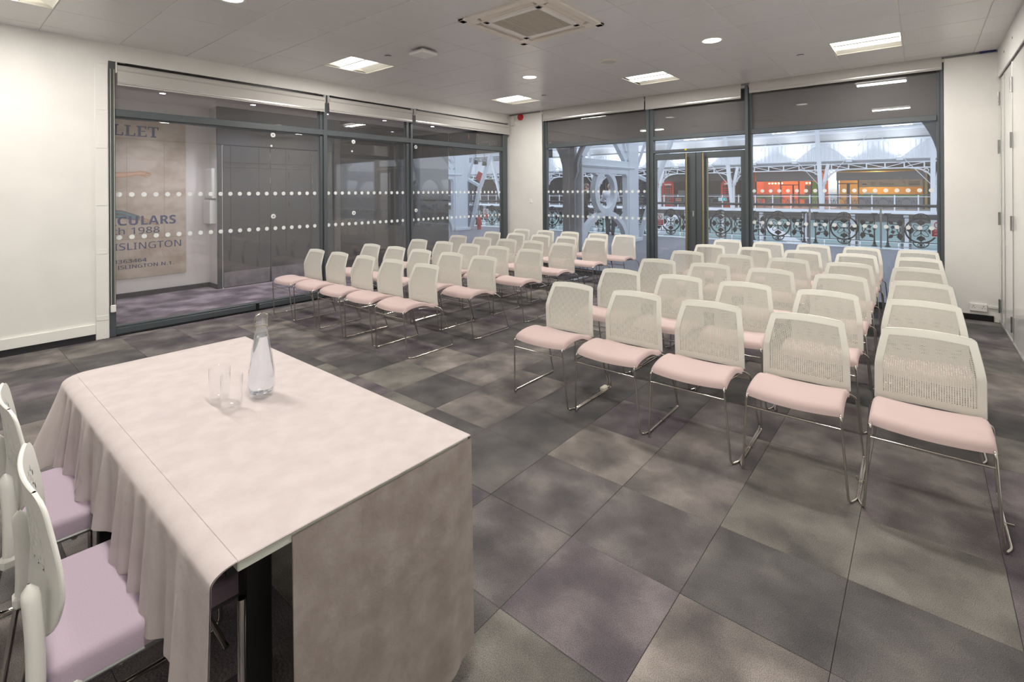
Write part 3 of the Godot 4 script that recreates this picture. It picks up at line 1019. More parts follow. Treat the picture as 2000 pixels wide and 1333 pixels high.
func build_wall_fittings() -> void:
	var t := thing("alarm_sounder", "round red fire alarm sounder on the corner column", "alarm", Vector3(0.325, 2.93, 0))
	obj("base", MB.new().disc(Vector3.ZERO, Vector3.BACK, 0.055, 0.03, 28), M.white, t)
	var dome := MB.new()
	dome.x = Transform3D(Basis(Vector3.RIGHT, PI / 2), Vector3(0, 0, 0.03))
	dome.lathe(Vector3.ZERO, PackedVector2Array([Vector2(0, 0), Vector2(0.062, 0), Vector2(0.062, 0.03), Vector2(0.056, 0.042), Vector2(0.04, 0.046), Vector2(0, 0.047)]), 32)
	obj("sounder_body", dome, M.red, t)
	obj("sounder_port", MB.new().disc(Vector3(-0.012, 0.004, 0.077), Vector3.BACK, 0.014, 0.004, 20), mat(Color8(120, 110, 106), 0.5), t)
	t = thing("motion_sensor", "small white wedge motion sensor in the upper room corner", "sensor", Vector3(0.115, 2.865, 0.0))
	obj("sensor_body", MB.new().extrude(PackedVector2Array([Vector2(-0.05, 0.07), Vector2(0.05, 0.07), Vector2(0.035, -0.08), Vector2(-0.045, -0.08)]), 0.0, 0.05), M.plastic, t)
	obj("sensor_bracket", MB.new().box(Vector3(-0.02, 0.07, 0.0), Vector3(0.03, 0.095, 0.03), 0.004), M.white, t)
	t = thing("wall_switch", "small white switch plate on the corner column", "switch", Vector3(0.54, 1.29, 0))
	obj("plate", MB.new().box(Vector3(-0.03, -0.04, 0), Vector3(0.03, 0.04, 0.01), 0.003), M.white, t)
	obj("rocker", MB.new().box(Vector3(-0.01, -0.014, 0.01), Vector3(0.01, 0.014, 0.014), 0.002), M.white, t)
	t = thing("double_socket", "white double wall socket above the short black skirting", "socket", Vector3(6.865, 0.148, 0))
	obj("plate", MB.new().box(Vector3(-0.073, -0.043, 0), Vector3(0.073, 0.043, 0.028), 0.004), M.white, t)
	for k in [-1.0, 1.0]:
		obj("rocker", MB.new().box(Vector3(k * 0.011 - 0.008, 0.006, 0.028), Vector3(k * 0.011 + 0.008, 0.032, 0.032), 0.002), M.white, t)
		var holes := MB.new()
		holes.box(Vector3(k * 0.042 - 0.003, 0.008, 0.0272), Vector3(k * 0.042 + 0.003, 0.018, 0.0284))
		holes.box(Vector3(k * 0.042 - 0.014, -0.008, 0.0272), Vector3(k * 0.042 - 0.007, -0.003, 0.0284))
		holes.box(Vector3(k * 0.042 + 0.007, -0.008, 0.0272), Vector3(k * 0.042 + 0.014, -0.003, 0.0284))
		obj("socket_hole", holes, M.black, t)
	tag(obj("cable_duct", MB.new().box(Vector3(6.94, 0.15, 0.0), Vector3(7.03, 0.175, 0.018), 0.003), M.wall), "short white cable duct between socket and folding partition", "cable duct")


# ---------------------------------------------------------------- corridor beyond the glazing
func build_corridor() -> void:
	struct("floor", "pale purple-grey corridor floor beyond the glazing", "floor", MB.new().box(Vector3(-2.6, -0.3, -0.12), Vector3(-0.12, -0.001, 9.2)), M.corridor_floor)
	var cc := struct("ceiling", "pale corridor ceiling with small bright downlights", "ceiling")
	obj("ceiling_slab", MB.new().box(Vector3(-2.6, 2.80, -0.1), Vector3(-0.12, 3.0, 9.2)), M.ceil_slab, cc)
	var grid := MB.new()
	for z in [4.2, 4.8]:
		grid.box(Vector3(-1.9, 2.797, z - 0.008), Vector3(-0.12, 2.80, z + 0.008))
	for x in [-1.0, -1.45]:
		grid.box(Vector3(x - 0.008, 2.797, -0.1), Vector3(x + 0.008, 2.80, 4.7))
	obj("grid_line", grid, M.grid, cc)
	struct("wall_corridor", "white corridor wall behind the tall poster", "wall", MB.new().box(Vector3(-2.6, 0, 4.68), Vector3(-2.24, 2.80, 9.2)).box(Vector3(-2.6, 0, 9.0), Vector3(-0.12, 2.8, 9.2)), M.wall)
	struct("baseboard_corridor", "dark skirting under the poster wall", "baseboard", MB.new().box(Vector3(-2.24, 0, 4.685), Vector3(-2.22, 0.07, 9.0), 0.003).box(Vector3(-2.22, 0, 4.682), Vector3(-1.9, 0.07, 4.70), 0.003), M.plinth)
	struct("trim_2", "white return wall between poster wall and dark doors", "wall", MB.new().box(Vector3(-2.24, 0, 4.60), Vector3(-1.902, 2.80, 4.682)), M.wall)
	# dark wall with the doors, then glossy dark glass as far as the gallery
	var dw := struct("wall_dark", "dark grey corridor wall of doors and glossy dark glass", "wall")
	obj("wall_body", MB.new().box(Vector3(-2.6, 0, 2.74), Vector3(-1.93, 2.80, 4.60)), M.door_dark, dw)
	obj("fascia_panel", MB.new().box(Vector3(-1.93, 2.21, 2.74), Vector3(-1.898, 2.80, 4.69), 0.003), M.door_dark, dw)
	obj("dark_glass", MB.new().box(Vector3(-2.6, 0, -0.1), Vector3(-1.90, 2.80, 2.62)), M.gloss_dark, dw)
	obj("edge_post", MB.new().box(Vector3(-2.6, 0, 2.62), Vector3(-1.89, 2.80, 2.74), 0.004), mat(Color8(92, 90, 90), 0.4), dw)
	obj("edge_post", MB.new().box(Vector3(-1.93, 0, 4.62), Vector3(-1.898, 2.21, 4.685), 0.003), M.door_dark, dw)
	obj("dark_box", MB.new().box(Vector3(-9.0, 0, -0.1), Vector3(-2.6, 3.0, 2.0)), M.arc_dark, dw)
	# two leaves, each with kick plate, grooves and double bar
	for s in [0, 1]:
		var za := 3.895 if s == 0 else 3.165
		var zb := 4.615 if s == 0 else 3.885
		var d := struct("door_%d" % (s + 2), "dark grey corridor door leaf with steel kick plate, " + ("beside the white return wall" if s == 0 else "further along the corridor"), "door")
		obj("leaf", MB.new().box(Vector3(-1.93, 0.01, za), Vector3(-1.90, 2.205, zb), 0.003), M.door_dark, d)
		obj("kick_plate", MB.new().box(Vector3(-1.90, 0.012, za + 0.01), Vector3(-1.896, 0.243, zb - 0.01), 0.001), M.brushed, d)
		for y in [1.868, 1.942]:
			obj("double_bar", MB.new().box(Vector3(-1.90, y, za + 0.004), Vector3(-1.888, y + 0.024, zb - 0.004), 0.003), mat(Color8(58, 60, 64), 0.4), d)
		for z in ([4.50, 4.07] if s == 0 else [3.628, 3.19]):
			obj("groove", MB.new().box(Vector3(-1.90, 0.5, z - 0.005), Vector3(-1.897, 2.20, z + 0.005)), M.door_line, d)
		for y in [2.02, 1.62]:
			obj("hinge", MB.new().tube(PackedVector3Array([Vector3(-1.893, y, za + 0.0), Vector3(-1.893, y + 0.11, za + 0.0)]), 0.008, 8), M.steel, d)
	# electrical boxes
	var t := thing("electrical_box", "upper white electrical box on the white return wall", "electrical box", Vector3(-2.095, 1.39, 4.682), 0.0, "electrical boxes on the return wall")
	obj("box_body", MB.new().box(Vector3(-0.14, 0, 0), Vector3(0.145, 0.46, 0.065), 0.004), M.white, t)
	obj("box_door", MB.new().box(Vector3(-0.12, 0.02, 0.065), Vector3(0.135, 0.44, 0.071), 0.002), M.wall, t)
	t = thing("electrical_box", "lower white electrical box on the white return wall", "electrical box", Vector3(-2.11, 1.0, 4.682), 0.0, "electrical boxes on the return wall")
	obj("box_body", MB.new().box(Vector3(-0.125, 0, 0), Vector3(0.14, 0.365, 0.09), 0.004), M.white, t)
	obj("box_door", MB.new().box(Vector3(-0.11, 0.02, 0.09), Vector3(0.128, 0.345, 0.096), 0.002), M.wall, t)
	# corridor lights
	var spots := {Vector2(-1.35, 5.535): "brightest corridor downlight, above the poster end", Vector2(-1.35, 4.386): "corridor downlight above the dark double doors", Vector2(-1.35, 3.2): "third corridor downlight from the poster end", Vector2(-1.26, 2.09): "fourth corridor downlight from the poster end", Vector2(-1.24, 0.95): "corridor downlight nearest the gallery"}
	for p in spots:
		t = thing("corridor_downlight", spots[p], "ceiling light", Vector3(p.x, 2.80, p.y), 0.0, "small corridor downlights")
		obj("ring", MB.new().lathe(Vector3.ZERO, PackedVector2Array([Vector2(0.036, 0), Vector2(0.05, 0), Vector2(0.05, -0.004), Vector2(0.036, -0.006), Vector2(0.036, 0)]), 24), M.alu, t)
		obj("bulb", MB.new().disc(Vector3(0, -0.001, 0), Vector3.DOWN, 0.035, 0.002, 20), glow(Color(0.93, 0.93, 1.0), 14.0), t)
		spot(Vector3(0, -0.012, 0), Vector3.DOWN, 62.0, 0.75 if p.y > 4.0 else 0.3, Color(0.95, 0.93, 1.0), 0.04, t)
	# fascia with wayfinding across the gallery end
	t = thing("wayfinding_fascia", "dark overhead sign board with toilet and conference room directions", "sign", Vector3(-0.95, 0, -0.1))
	obj("board", MB.new().box(Vector3(-0.95, 2.285, -0.06), Vector3(-0.06, 2.80, 0.0), 0.003), M.navy, t)
	obj("board", MB.new().box(Vector3(-0.045, 2.285, -0.06), Vector3(0.86, 2.80, 0.0), 0.003), mat(Color8(48, 42, 52), 0.4), t)
	text("lettering", "Conference Rooms", 0.052, 0.003, M.sans, M.sign_text, t, Vector3(0.54, 2.50, 0.001), 0.0, HORIZONTAL_ALIGNMENT_RIGHT)
	text("lettering", "B, C, D, E", 0.06, 0.003, M.sans, M.sign_text, t, Vector3(0.54, 2.44, 0.001), 0.0, HORIZONTAL_ALIGNMENT_RIGHT)
	text("lettering", "Toilets", 0.05, 0.003, M.sans, mat(Color8(84, 84, 108), 0.6), t, Vector3(-0.48, 2.665, 0.001), 0.0)
	var man := MB.new().disc(Vector3(-0.295, 2.725, 0), Vector3.BACK, 0.012, 0.003, 14).box(Vector3(-0.312, 2.665, 0), Vector3(-0.278, 2.708, 0.003), 0.002).box(Vector3(-0.306, 2.63, 0), Vector3(-0.284, 2.668, 0.003), 0.001)
	obj("toilet_symbol", man, M.orange, t)
	for a in [Vector3(-0.03, 2.70, 0.0), Vector3(-0.03, 2.50, 0.0), Vector3(-0.86, 2.70, 0.0), Vector3(-0.86, 2.44, 0.0)]:
		var f := -1.0 if a.x < -0.5 else 1.0
		obj("arrow", MB.new().extrude(PackedVector2Array([Vector2(a.x, a.y - 0.025), Vector2(a.x + 0.04 * f, a.y), Vector2(a.x, a.y + 0.025)]), 0.0, 0.003), M.orange, t)
	build_poster()


func build_poster() -> void:
	# print on the board: stained paper, a reaching arm, a sleeve and hand
	var W := 512
	var H := 768
	var im := Image.create_empty(W, H, false, Image.FORMAT_RGB8)
	var f := FastNoiseLite.new()
	f.seed = 5
	f.frequency = 0.006
	f.fractal_octaves = 5
	var f2 := FastNoiseLite.new()
	f2.seed = 9
	f2.frequency = 0.02
	f2.fractal_octaves = 3
	var paper := Color8(214, 203, 186)
	var stain := Color8(176, 156, 132)
	# board spans z 5.01 (right edge) to 6.70; y 0.27 to 2.55
	var arm := [Vector3(6.05, 1.715, 0.062), Vector3(5.75, 1.735, 0.05), Vector3(5.64, 1.752, 0.036), Vector3(5.58, 1.762, 0.04), Vector3(5.53, 1.758, 0.036)]
	var fingers := [[Vector3(5.55, 1.775, 0.014), Vector3(5.50, 1.775, 0.011), Vector3(5.455, 1.762, 0.008)], [Vector3(5.54, 1.76, 0.014), Vector3(5.49, 1.755, 0.011), Vector3(5.45, 1.742, 0.008)],
		[Vector3(5.55, 1.745, 0.014), Vector3(5.50, 1.73, 0.011), Vector3(5.46, 1.725, 0.008)], [Vector3(5.57, 1.735, 0.014), Vector3(5.53, 1.715, 0.011), Vector3(5.50, 1.70, 0.008)]]
	var sleeve := [Vector3(6.1, 1.20, 0.09), Vector3(5.8, 1.18, 0.075), Vector3(5.62, 1.125, 0.05)]
	var hand := [Vector3(5.62, 1.12, 0.04), Vector3(5.5, 1.075, 0.035), Vector3(5.42, 1.04, 0.03), Vector3(5.36, 1.01, 0.016)]
	for y in H:
		for x in W:
			var s := clampf(f.get_noise_2d(x, y * 1.6) * 0.9 + 0.25 + 0.25 * f2.get_noise_2d(x, y), 0.0, 1.0)
			var zz := lerpf(6.70, 5.01, (x + 0.5) / W)
			var yy := lerpf(2.55, 0.27, (y + 0.5) / H)
			if yy > 1.95 and yy < 2.15:
				s = clampf(s + 0.35 * clampf(f.get_noise_2d(x * 2 + 99, y * 4) + 0.4, 0.0, 1.0), 0.0, 1.0)
			var c := paper.lerp(stain, s * 0.75)
			var q := Vector2(zz, yy)
			var d := _chain(q, arm)
			for fg in fingers:
				d = minf(d, _chain(q, fg))
			if d < 0.0:
				c = Color8(222, 186, 152).lerp(Color8(176, 128, 96), clampf(0.9 + d / 0.03, 0.0, 1.0) * 0.7)
			d = _chain(q, hand)
			if d < 0.0:
				c = Color8(206, 178, 146).lerp(Color8(170, 136, 104), clampf(0.9 + d / 0.03, 0.0, 1.0) * 0.6)
			d = _chain(q, sleeve)
			if d < 0.0:
				c = Color8(122, 122, 116).lerp(Color8(104, 160, 178), clampf(1.0 - absf(d + 0.03) / 0.02, 0.0, 1.0))
			im.set_pixel(x, y, c)
	var m := mat(Color.WHITE, 0.8)
	m.albedo_texture = ImageTexture.create_from_image(im)
	var t := thing("poster", "tall stained beige ballet poster with blue lettering and a reaching arm", "poster", Vector3(-2.24, 0, 0))
	var b := MB.new()
	b.quadn(Vector3(0.02, 0.27, 6.70), Vector3(0.02, 0.27, 5.01), Vector3(0.02, 2.55, 5.01), Vector3(0.02, 2.55, 6.70), Vector3.RIGHT)
	b.box(Vector3(0.0, 0.27, 5.01), Vector3(0.0195, 2.55, 6.70))
	obj("board", b, m, t)
	for z in [5.734, 5.289]:
		obj("board_seam", MB.new().box(Vector3(0.0195, 0.83, z - 0.002), Vector3(0.0206, 2.2, z + 0.002)), mat(Color8(150, 142, 138), 0.8), t)
	obj("board_seam", MB.new().box(Vector3(0.0195, 0.820, 5.01), Vector3(0.0206, 0.824, 6.7)), mat(Color8(160, 144, 124), 0.8), t)
	# sizes are cap heights; «right» is the z of each line's right end
	var lines := [["BALLET", 2.285, 5.355, 0.15, M.serif, 1.0], ["SPECTACULARS", 1.018, 5.135, 0.124, M.sans_bold, 1.12], ["6 th 1988", 0.895, 5.34, 0.09, M.sans, 1.3],
		["RE ISLINGTON", 0.676, 5.06, 0.095, M.sans, 1.22], ["01-8363464", 0.491, 5.505, 0.05, M.sans, 1.45], ["UPPER ST. ISLINGTON N.1.", 0.410, 5.165, 0.05, M.sans, 1.36]]
	for l in lines:
		var cap: float = l[3]
		var o := text("lettering", l[0], cap / 0.714, 0.003, l[4], M.ink, t, Vector3(0.0215, l[1] , l[2]), PI / 2, HORIZONTAL_ALIGNMENT_RIGHT, l[5])
		# the box of a line of text starts below the baseline by the font's descent
		var bb := (o.mesh as TextMesh).get_aabb()
		o.position.y = l[1] - bb.position.y - (0.0 if not (l[0] as String).contains(",") else 0.0)


func _chain(q: Vector2, pts: Array) -> float:
	var best := 1e9
	for i in pts.size() - 1:
		var a: Vector3 = pts[i]
		var b: Vector3 = pts[i + 1]
		var ab := Vector2(b.x - a.x, b.y - a.y)
		var h := clampf((q - Vector2(a.x, a.y)).dot(ab) / ab.length_squared(), 0.0, 1.0)
		best = minf(best, (q - Vector2(a.x, a.y) - ab * h).length() - lerpf(a.z, b.z, h) * 0.75)
	return best


# ---------------------------------------------------------------- speakers' table
func build_table() -> void:
	var x0 := 3.69
	var x1 := 5.33
	var z0 := 6.545
	var z1 := 7.25
	var T := 0.738
	var t := thing("folding_table", "long folding table with black steel legs under the mauve-grey cloth", "table", Vector3(4.51, 0, 6.9))
	obj("table_top", MB.new().box(Vector3(x0 - 4.51 + 0.10, T - 0.022, z0 - 6.9 + 0.004), Vector3(x1 - 4.51, T - 0.001, z1 - 6.9 - 0.052), 0.002), mat(Color8(196, 200, 190), 0.4), t)
	for s in [-1.0, 1.0]:
		for zz in [-0.22, 0.215]:
			obj("leg", MB.new().box(Vector3(s * 0.70 - 0.02, 0.0, zz - 0.03), Vector3(s * 0.70 + 0.02, T - 0.022, zz + 0.03), 0.004), M.black, t)
		obj("leg_bar", MB.new().tube(PackedVector3Array([Vector3(s * 0.70, 0.12, -0.2), Vector3(s * 0.70, 0.12, 0.2)]), 0.012, 8), M.black, t)
		obj("leg_brace", MB.new().tube(fillet([Vector3(s * 0.70, 0.48, 0.275), Vector3(s * 0.58, 0.53, 0.29), Vector3(s * 0.40, 0.70, 0.29)], 0.04), 0.006, 8), M.chrome, t)
		obj("leg_strut", MB.new().tube(PackedVector3Array([Vector3(s * 0.74, 0.02, 0.26), Vector3(s * 0.74, 0.60, 0.26)]), 0.009, 8), M.chrome, t)
		obj("leg_strut", MB.new().beam(Vector3(s * 0.72, 0.60, 0.25), Vector3(s * 0.66, 0.5, 0.2), 0.02, 0.01), M.black, t)
	obj("apron", MB.new().box(Vector3(-0.74, T - 0.075, -0.3), Vector3(0.74, T - 0.022, -0.28)).box(Vector3(-0.74, T - 0.075, 0.27), Vector3(0.74, T - 0.022, 0.29)), M.black, t)

	# cloth: flat top, rolled edge on the chair side and the far end, drape with folds
	var Y := T + 0.004
	var cl := MB.new()
	cl.box(Vector3(x0 + 0.05, T, z0 - 0.004), Vector3(x1 + 0.004, Y, z1 - 0.05), 0.0018)
	# outline walked from the near end corner along the chair side, round the far corner
	var rc := 0.05
	var outline := func(s: float) -> Array:
		var l0 := (x1 + 0.004) - (x0 + rc + 0.05)
		var l1 := PI * 0.5 * rc
		var l2 := (z1 - 0.05 - rc) - (z0 - 0.004)
		var d: float = s * (l0 + l1 + l2)
		if d < l0:
			return [Vector2(x1 + 0.004 - d, z1 - 0.05), Vector2(0, 1)]
		if d < l0 + l1:
			var a := (d - l0) / rc
			return [Vector2(x0 + 0.05 + rc, z1 - 0.05 - rc) + Vector2(-sin(a), cos(a)) * rc, Vector2(-sin(a), cos(a))]
		return [Vector2(x0 + 0.05, z1 - 0.05 - rc - (d - l0 - l1)), Vector2(-1, 0)]
	for side in [0, 1]:
		cl.skin(func(u: float, v: float) -> Vector3:
			var q: Array = outline.call(u)
			var p: Vector2 = q[0]
			var nn: Vector2 = q[1]
			var corner := exp(-pow((u - 0.70) / 0.055, 2.0))
			var drop := 0.235 + 0.05 * clampf((0.35 - u) / 0.35, 0.0, 1.0) + 0.12 * clampf((0.1 - u) / 0.1, 0.0, 1.0) + 0.07 * corner + 0.012 * sin(u * 46.0)
			var roll := 0.05
			var tt := v
			var out := 0.0
			var down := 0.0
			if tt < 0.25:
				var a := tt / 0.25 * PI * 0.5
				out = sin(a) * roll
				down = (1.0 - cos(a)) * roll * 0.5
			else:
				var k := (tt - 0.25) / 0.75
				var wav := 0.011 * sin(u * 92.0 + 1.3 * sin(u * 31.0)) + 0.008 * sin(u * 171.0 + 2.0) + 0.006 * sin(u * 57.0 - 1.0)
				wav *= 1.0 - 0.85 * clampf((0.09 - u) / 0.09, 0.0, 1.0)
				out = roll + (0.012 + 0.09 * corner) * pow(k, 1.2) + wav * pow(k, 0.7)
				down = roll * 0.5 + drop * k
			out -= 0.003 * side
			return Vector3(p.x + nn.x * out, Y - down - 0.002 * side * float(tt < 0.25), p.y + nn.y * out), 190, 26, side == 1)
	var cloth := obj("tablecloth", cl, M.cloth)
	tag(cloth, "mauve-grey suede tablecloth with a pleated drape on the chair side", "tablecloth")

	# separate skirt: hangs from the near end and wraps round to the audience side
	var sk := MB.new()
	var path := func(u: float) -> Array:
		var l0 := 0.52
		var l2 := x1 - x0
		var d: float = u * (l0 + l2)
		if d < l0:
			return [Vector2(x1 + 0.006, 7.09 - d), Vector2(1, 0)]
		return [Vector2(x1 + 0.006 - (d - l0), z0 - 0.012), Vector2(0, -1)]
	for side in [0, 1]:
		sk.skin(func(u: float, v: float) -> Vector3:
			var q: Array = path.call(u)
			var p: Vector2 = q[0]
			var nn: Vector2 = q[1]
			var near := clampf((0.2 - u) / 0.2, 0.0, 1.0)
			var wav := 0.004 * sin(u * 130.0) + 0.004 * sin(u * 61.0 + 1.0)
			var corner := exp(-pow((u - 0.241) / 0.012, 2.0))
			var out: float = wav * v + 0.008 * v - 0.006 * corner - 0.003 * side
			var hem := 0.085 + 0.02 * corner - 0.03 * clampf((0.2 - u) / 0.05, 0.0, 1.0) * 0.5
			return Vector3(p.x + nn.x * out, lerpf(T - 0.006, hem, v), p.y + nn.y * out), 120, 24, side == 1)
	var skirt := obj("table_skirt", sk, M.skirt)
	tag(skirt, "grey-brown suede skirt hanging from the open table end to the floor", "table skirt")

	# bottle and glasses
	t = thing("water_bottle", "clear swing-top water bottle with a red round sticker", "bottle", Vector3(4.555, Y, 6.818))
	var o := PackedVector2Array([Vector2(0, 0.0), Vector2(0.030, 0.0), Vector2(0.037, 0.004), Vector2(0.0425, 0.018), Vector2(0.0455, 0.04), Vector2(0.0462, 0.06), Vector2(0.0445, 0.085), Vector2(0.0400, 0.12), Vector2(0.0335, 0.16), Vector2(0.0270, 0.20), Vector2(0.0215, 0.232), Vector2(0.0175, 0.252), Vector2(0.0185, 0.256), Vector2(0.0195, 0.262), Vector2(0.0185, 0.268)])
	var inn := PackedVector2Array([Vector2(0.0130, 0.268), Vector2(0.0135, 0.25), Vector2(0.018, 0.231), Vector2(0.0235, 0.20), Vector2(0.0300, 0.16), Vector2(0.0365, 0.12), Vector2(0.0410, 0.085), Vector2(0.0427, 0.06), Vector2(0.0420, 0.04), Vector2(0.0385, 0.022), Vector2(0.030, 0.014), Vector2(0, 0.012)])
	var whole := o.duplicate()
	whole.append_array(inn)
	obj("bottle_body", MB.new().lathe(Vector3.ZERO, whole, 48, 0.6), M.bottle_glass, t)
	obj("water", MB.new().lathe(Vector3.ZERO, PackedVector2Array([Vector2(0, 0.0125), Vector2(0.0297, 0.0145), Vector2(0.0381, 0.0225), Vector2(0.0416, 0.04), Vector2(0.0423, 0.06), Vector2(0.0406, 0.085), Vector2(0.0361, 0.12), Vector2(0.0296, 0.16), Vector2(0.0231, 0.20), Vector2(0.0200, 0.217), Vector2(0, 0.217)]), 48, 0.6), M.water, t)
	var st := MB.new()
	st.x = Transform3D(Basis(Vector3.BACK, -0.12), Vector3(0, 0.266, 0))
	st.lathe(Vector3.ZERO, PackedVector2Array([Vector2(0, 0.002), Vector2(0.0165, 0.002), Vector2(0.0185, 0.008), Vector2(0.0205, 0.026), Vector2(0.0195, 0.031), Vector2(0.012, 0.033), Vector2(0, 0.0335)]), 32, 0.6)
	obj("stopper", st, M.clear, t)
	var wire := MB.new()
	wire.tube(PackedVector3Array(arc3(Vector3(0, 0.254, 0), 0.0202, 28)), 0.0011, 6, true)
	for s in [-1.0, 1.0]:
		wire.tube(fillet([Vector3(0.004, 0.254, s * 0.0205), Vector3(-0.004, 0.272, s * 0.0235), Vector3(0.006, 0.292, s * 0.0225), Vector3(0.004, 0.302, s * 0.004)], 0.006), 0.0011, 6)
	wire.tube(fillet([Vector3(-0.02, 0.256, -0.012), Vector3(-0.026, 0.275, -0.016), Vector3(-0.024, 0.245, -0.014)], 0.004), 0.0011, 6)
	obj("wire_clip", wire, M.brass, t)
	# the sticker bends round the glass on the side turned to the plain wall
	var lab := MB.new()
	var ang := 2.62
	lab.skin(func(u: float, v: float) -> Vector3:
		var r := 0.0125 * u
		var a := TAU * v
		var th := ang + r * cos(a) / 0.046
		var y := 0.088 + r * sin(a)
		return Vector3(cos(th) * 0.0449, y, sin(th) * 0.0449), 5, 24, true)
	obj("sticker", lab, mat(Color8(226, 62, 44), 0.5), t)
	var mk := MB.new()
	for e in [[Vector2(-0.004, 0.001), Vector2(-0.0005, -0.004)], [Vector2(-0.0005, -0.004), Vector2(0.005, 0.005)]]:
		var pp := []
		for w in e:
			var th2: float = ang + w.x / 0.046
			pp.append(Vector3(cos(th2) * 0.0452, 0.088 + w.y, sin(th2) * 0.0452))
		mk.tube(PackedVector3Array(pp), 0.0008, 5)
	obj("sticker_mark", mk, M.white, t)
	var ln := MB.new()
	for w in [[-0.30, 0.30, 0.066], [-0.34, 0.1, 0.058]]:
		var pp := PackedVector3Array()
		for k in 7:
			var th3: float = ang + lerpf(w[0], w[1], k / 6.0)
			pp.append(Vector3(cos(th3) * 0.0464, w[2], sin(th3) * 0.0464))
		ln.tube(pp, 0.0006, 5)
	obj("printed_line", ln, M.white, t)
	var gl := PackedVector2Array([Vector2(0, 0), Vector2(0.029, 0), Vector2(0.031, 0.003), Vector2(0.0322, 0.03), Vector2(0.0335, 0.1195), Vector2(0.0328, 0.1205), Vector2(0.0318, 0.1195), Vector2(0.0302, 0.03), Vector2(0.0285, 0.018), Vector2(0.02, 0.0155), Vector2(0, 0.0150)])
	t = thing("drinking_glass", "clear straight tumbler standing farther from the bottle", "glass", Vector3(4.487, Y, 6.931), 0.0, "tumblers beside the water bottle")
	obj("glass_body", MB.new().lathe(Vector3.ZERO, gl, 40, 0.6), M.clear, t)
	dup(t, Vector3(4.594, Y, 6.932), 0.6, "clear straight tumbler standing in front, closer to the open table end")

	var c := make_shell_chair("white shell chair tucked in nearest the open table end")
	c.position = Vector3(4.78, 0, 7.20)
	c.rotation.y = PI - 0.05
	dup(c, Vector3(4.155, 0, 7.19), PI - 0.03, "white shell chair tucked in at the middle of the table")


static func arc3(c: Vector3, r: float, n: int) -> Array:
	var out := []
	for k in n:
		out.append(c + Vector3(cos(TAU * k / n) * r, 0, sin(TAU * k / n) * r))
	return out


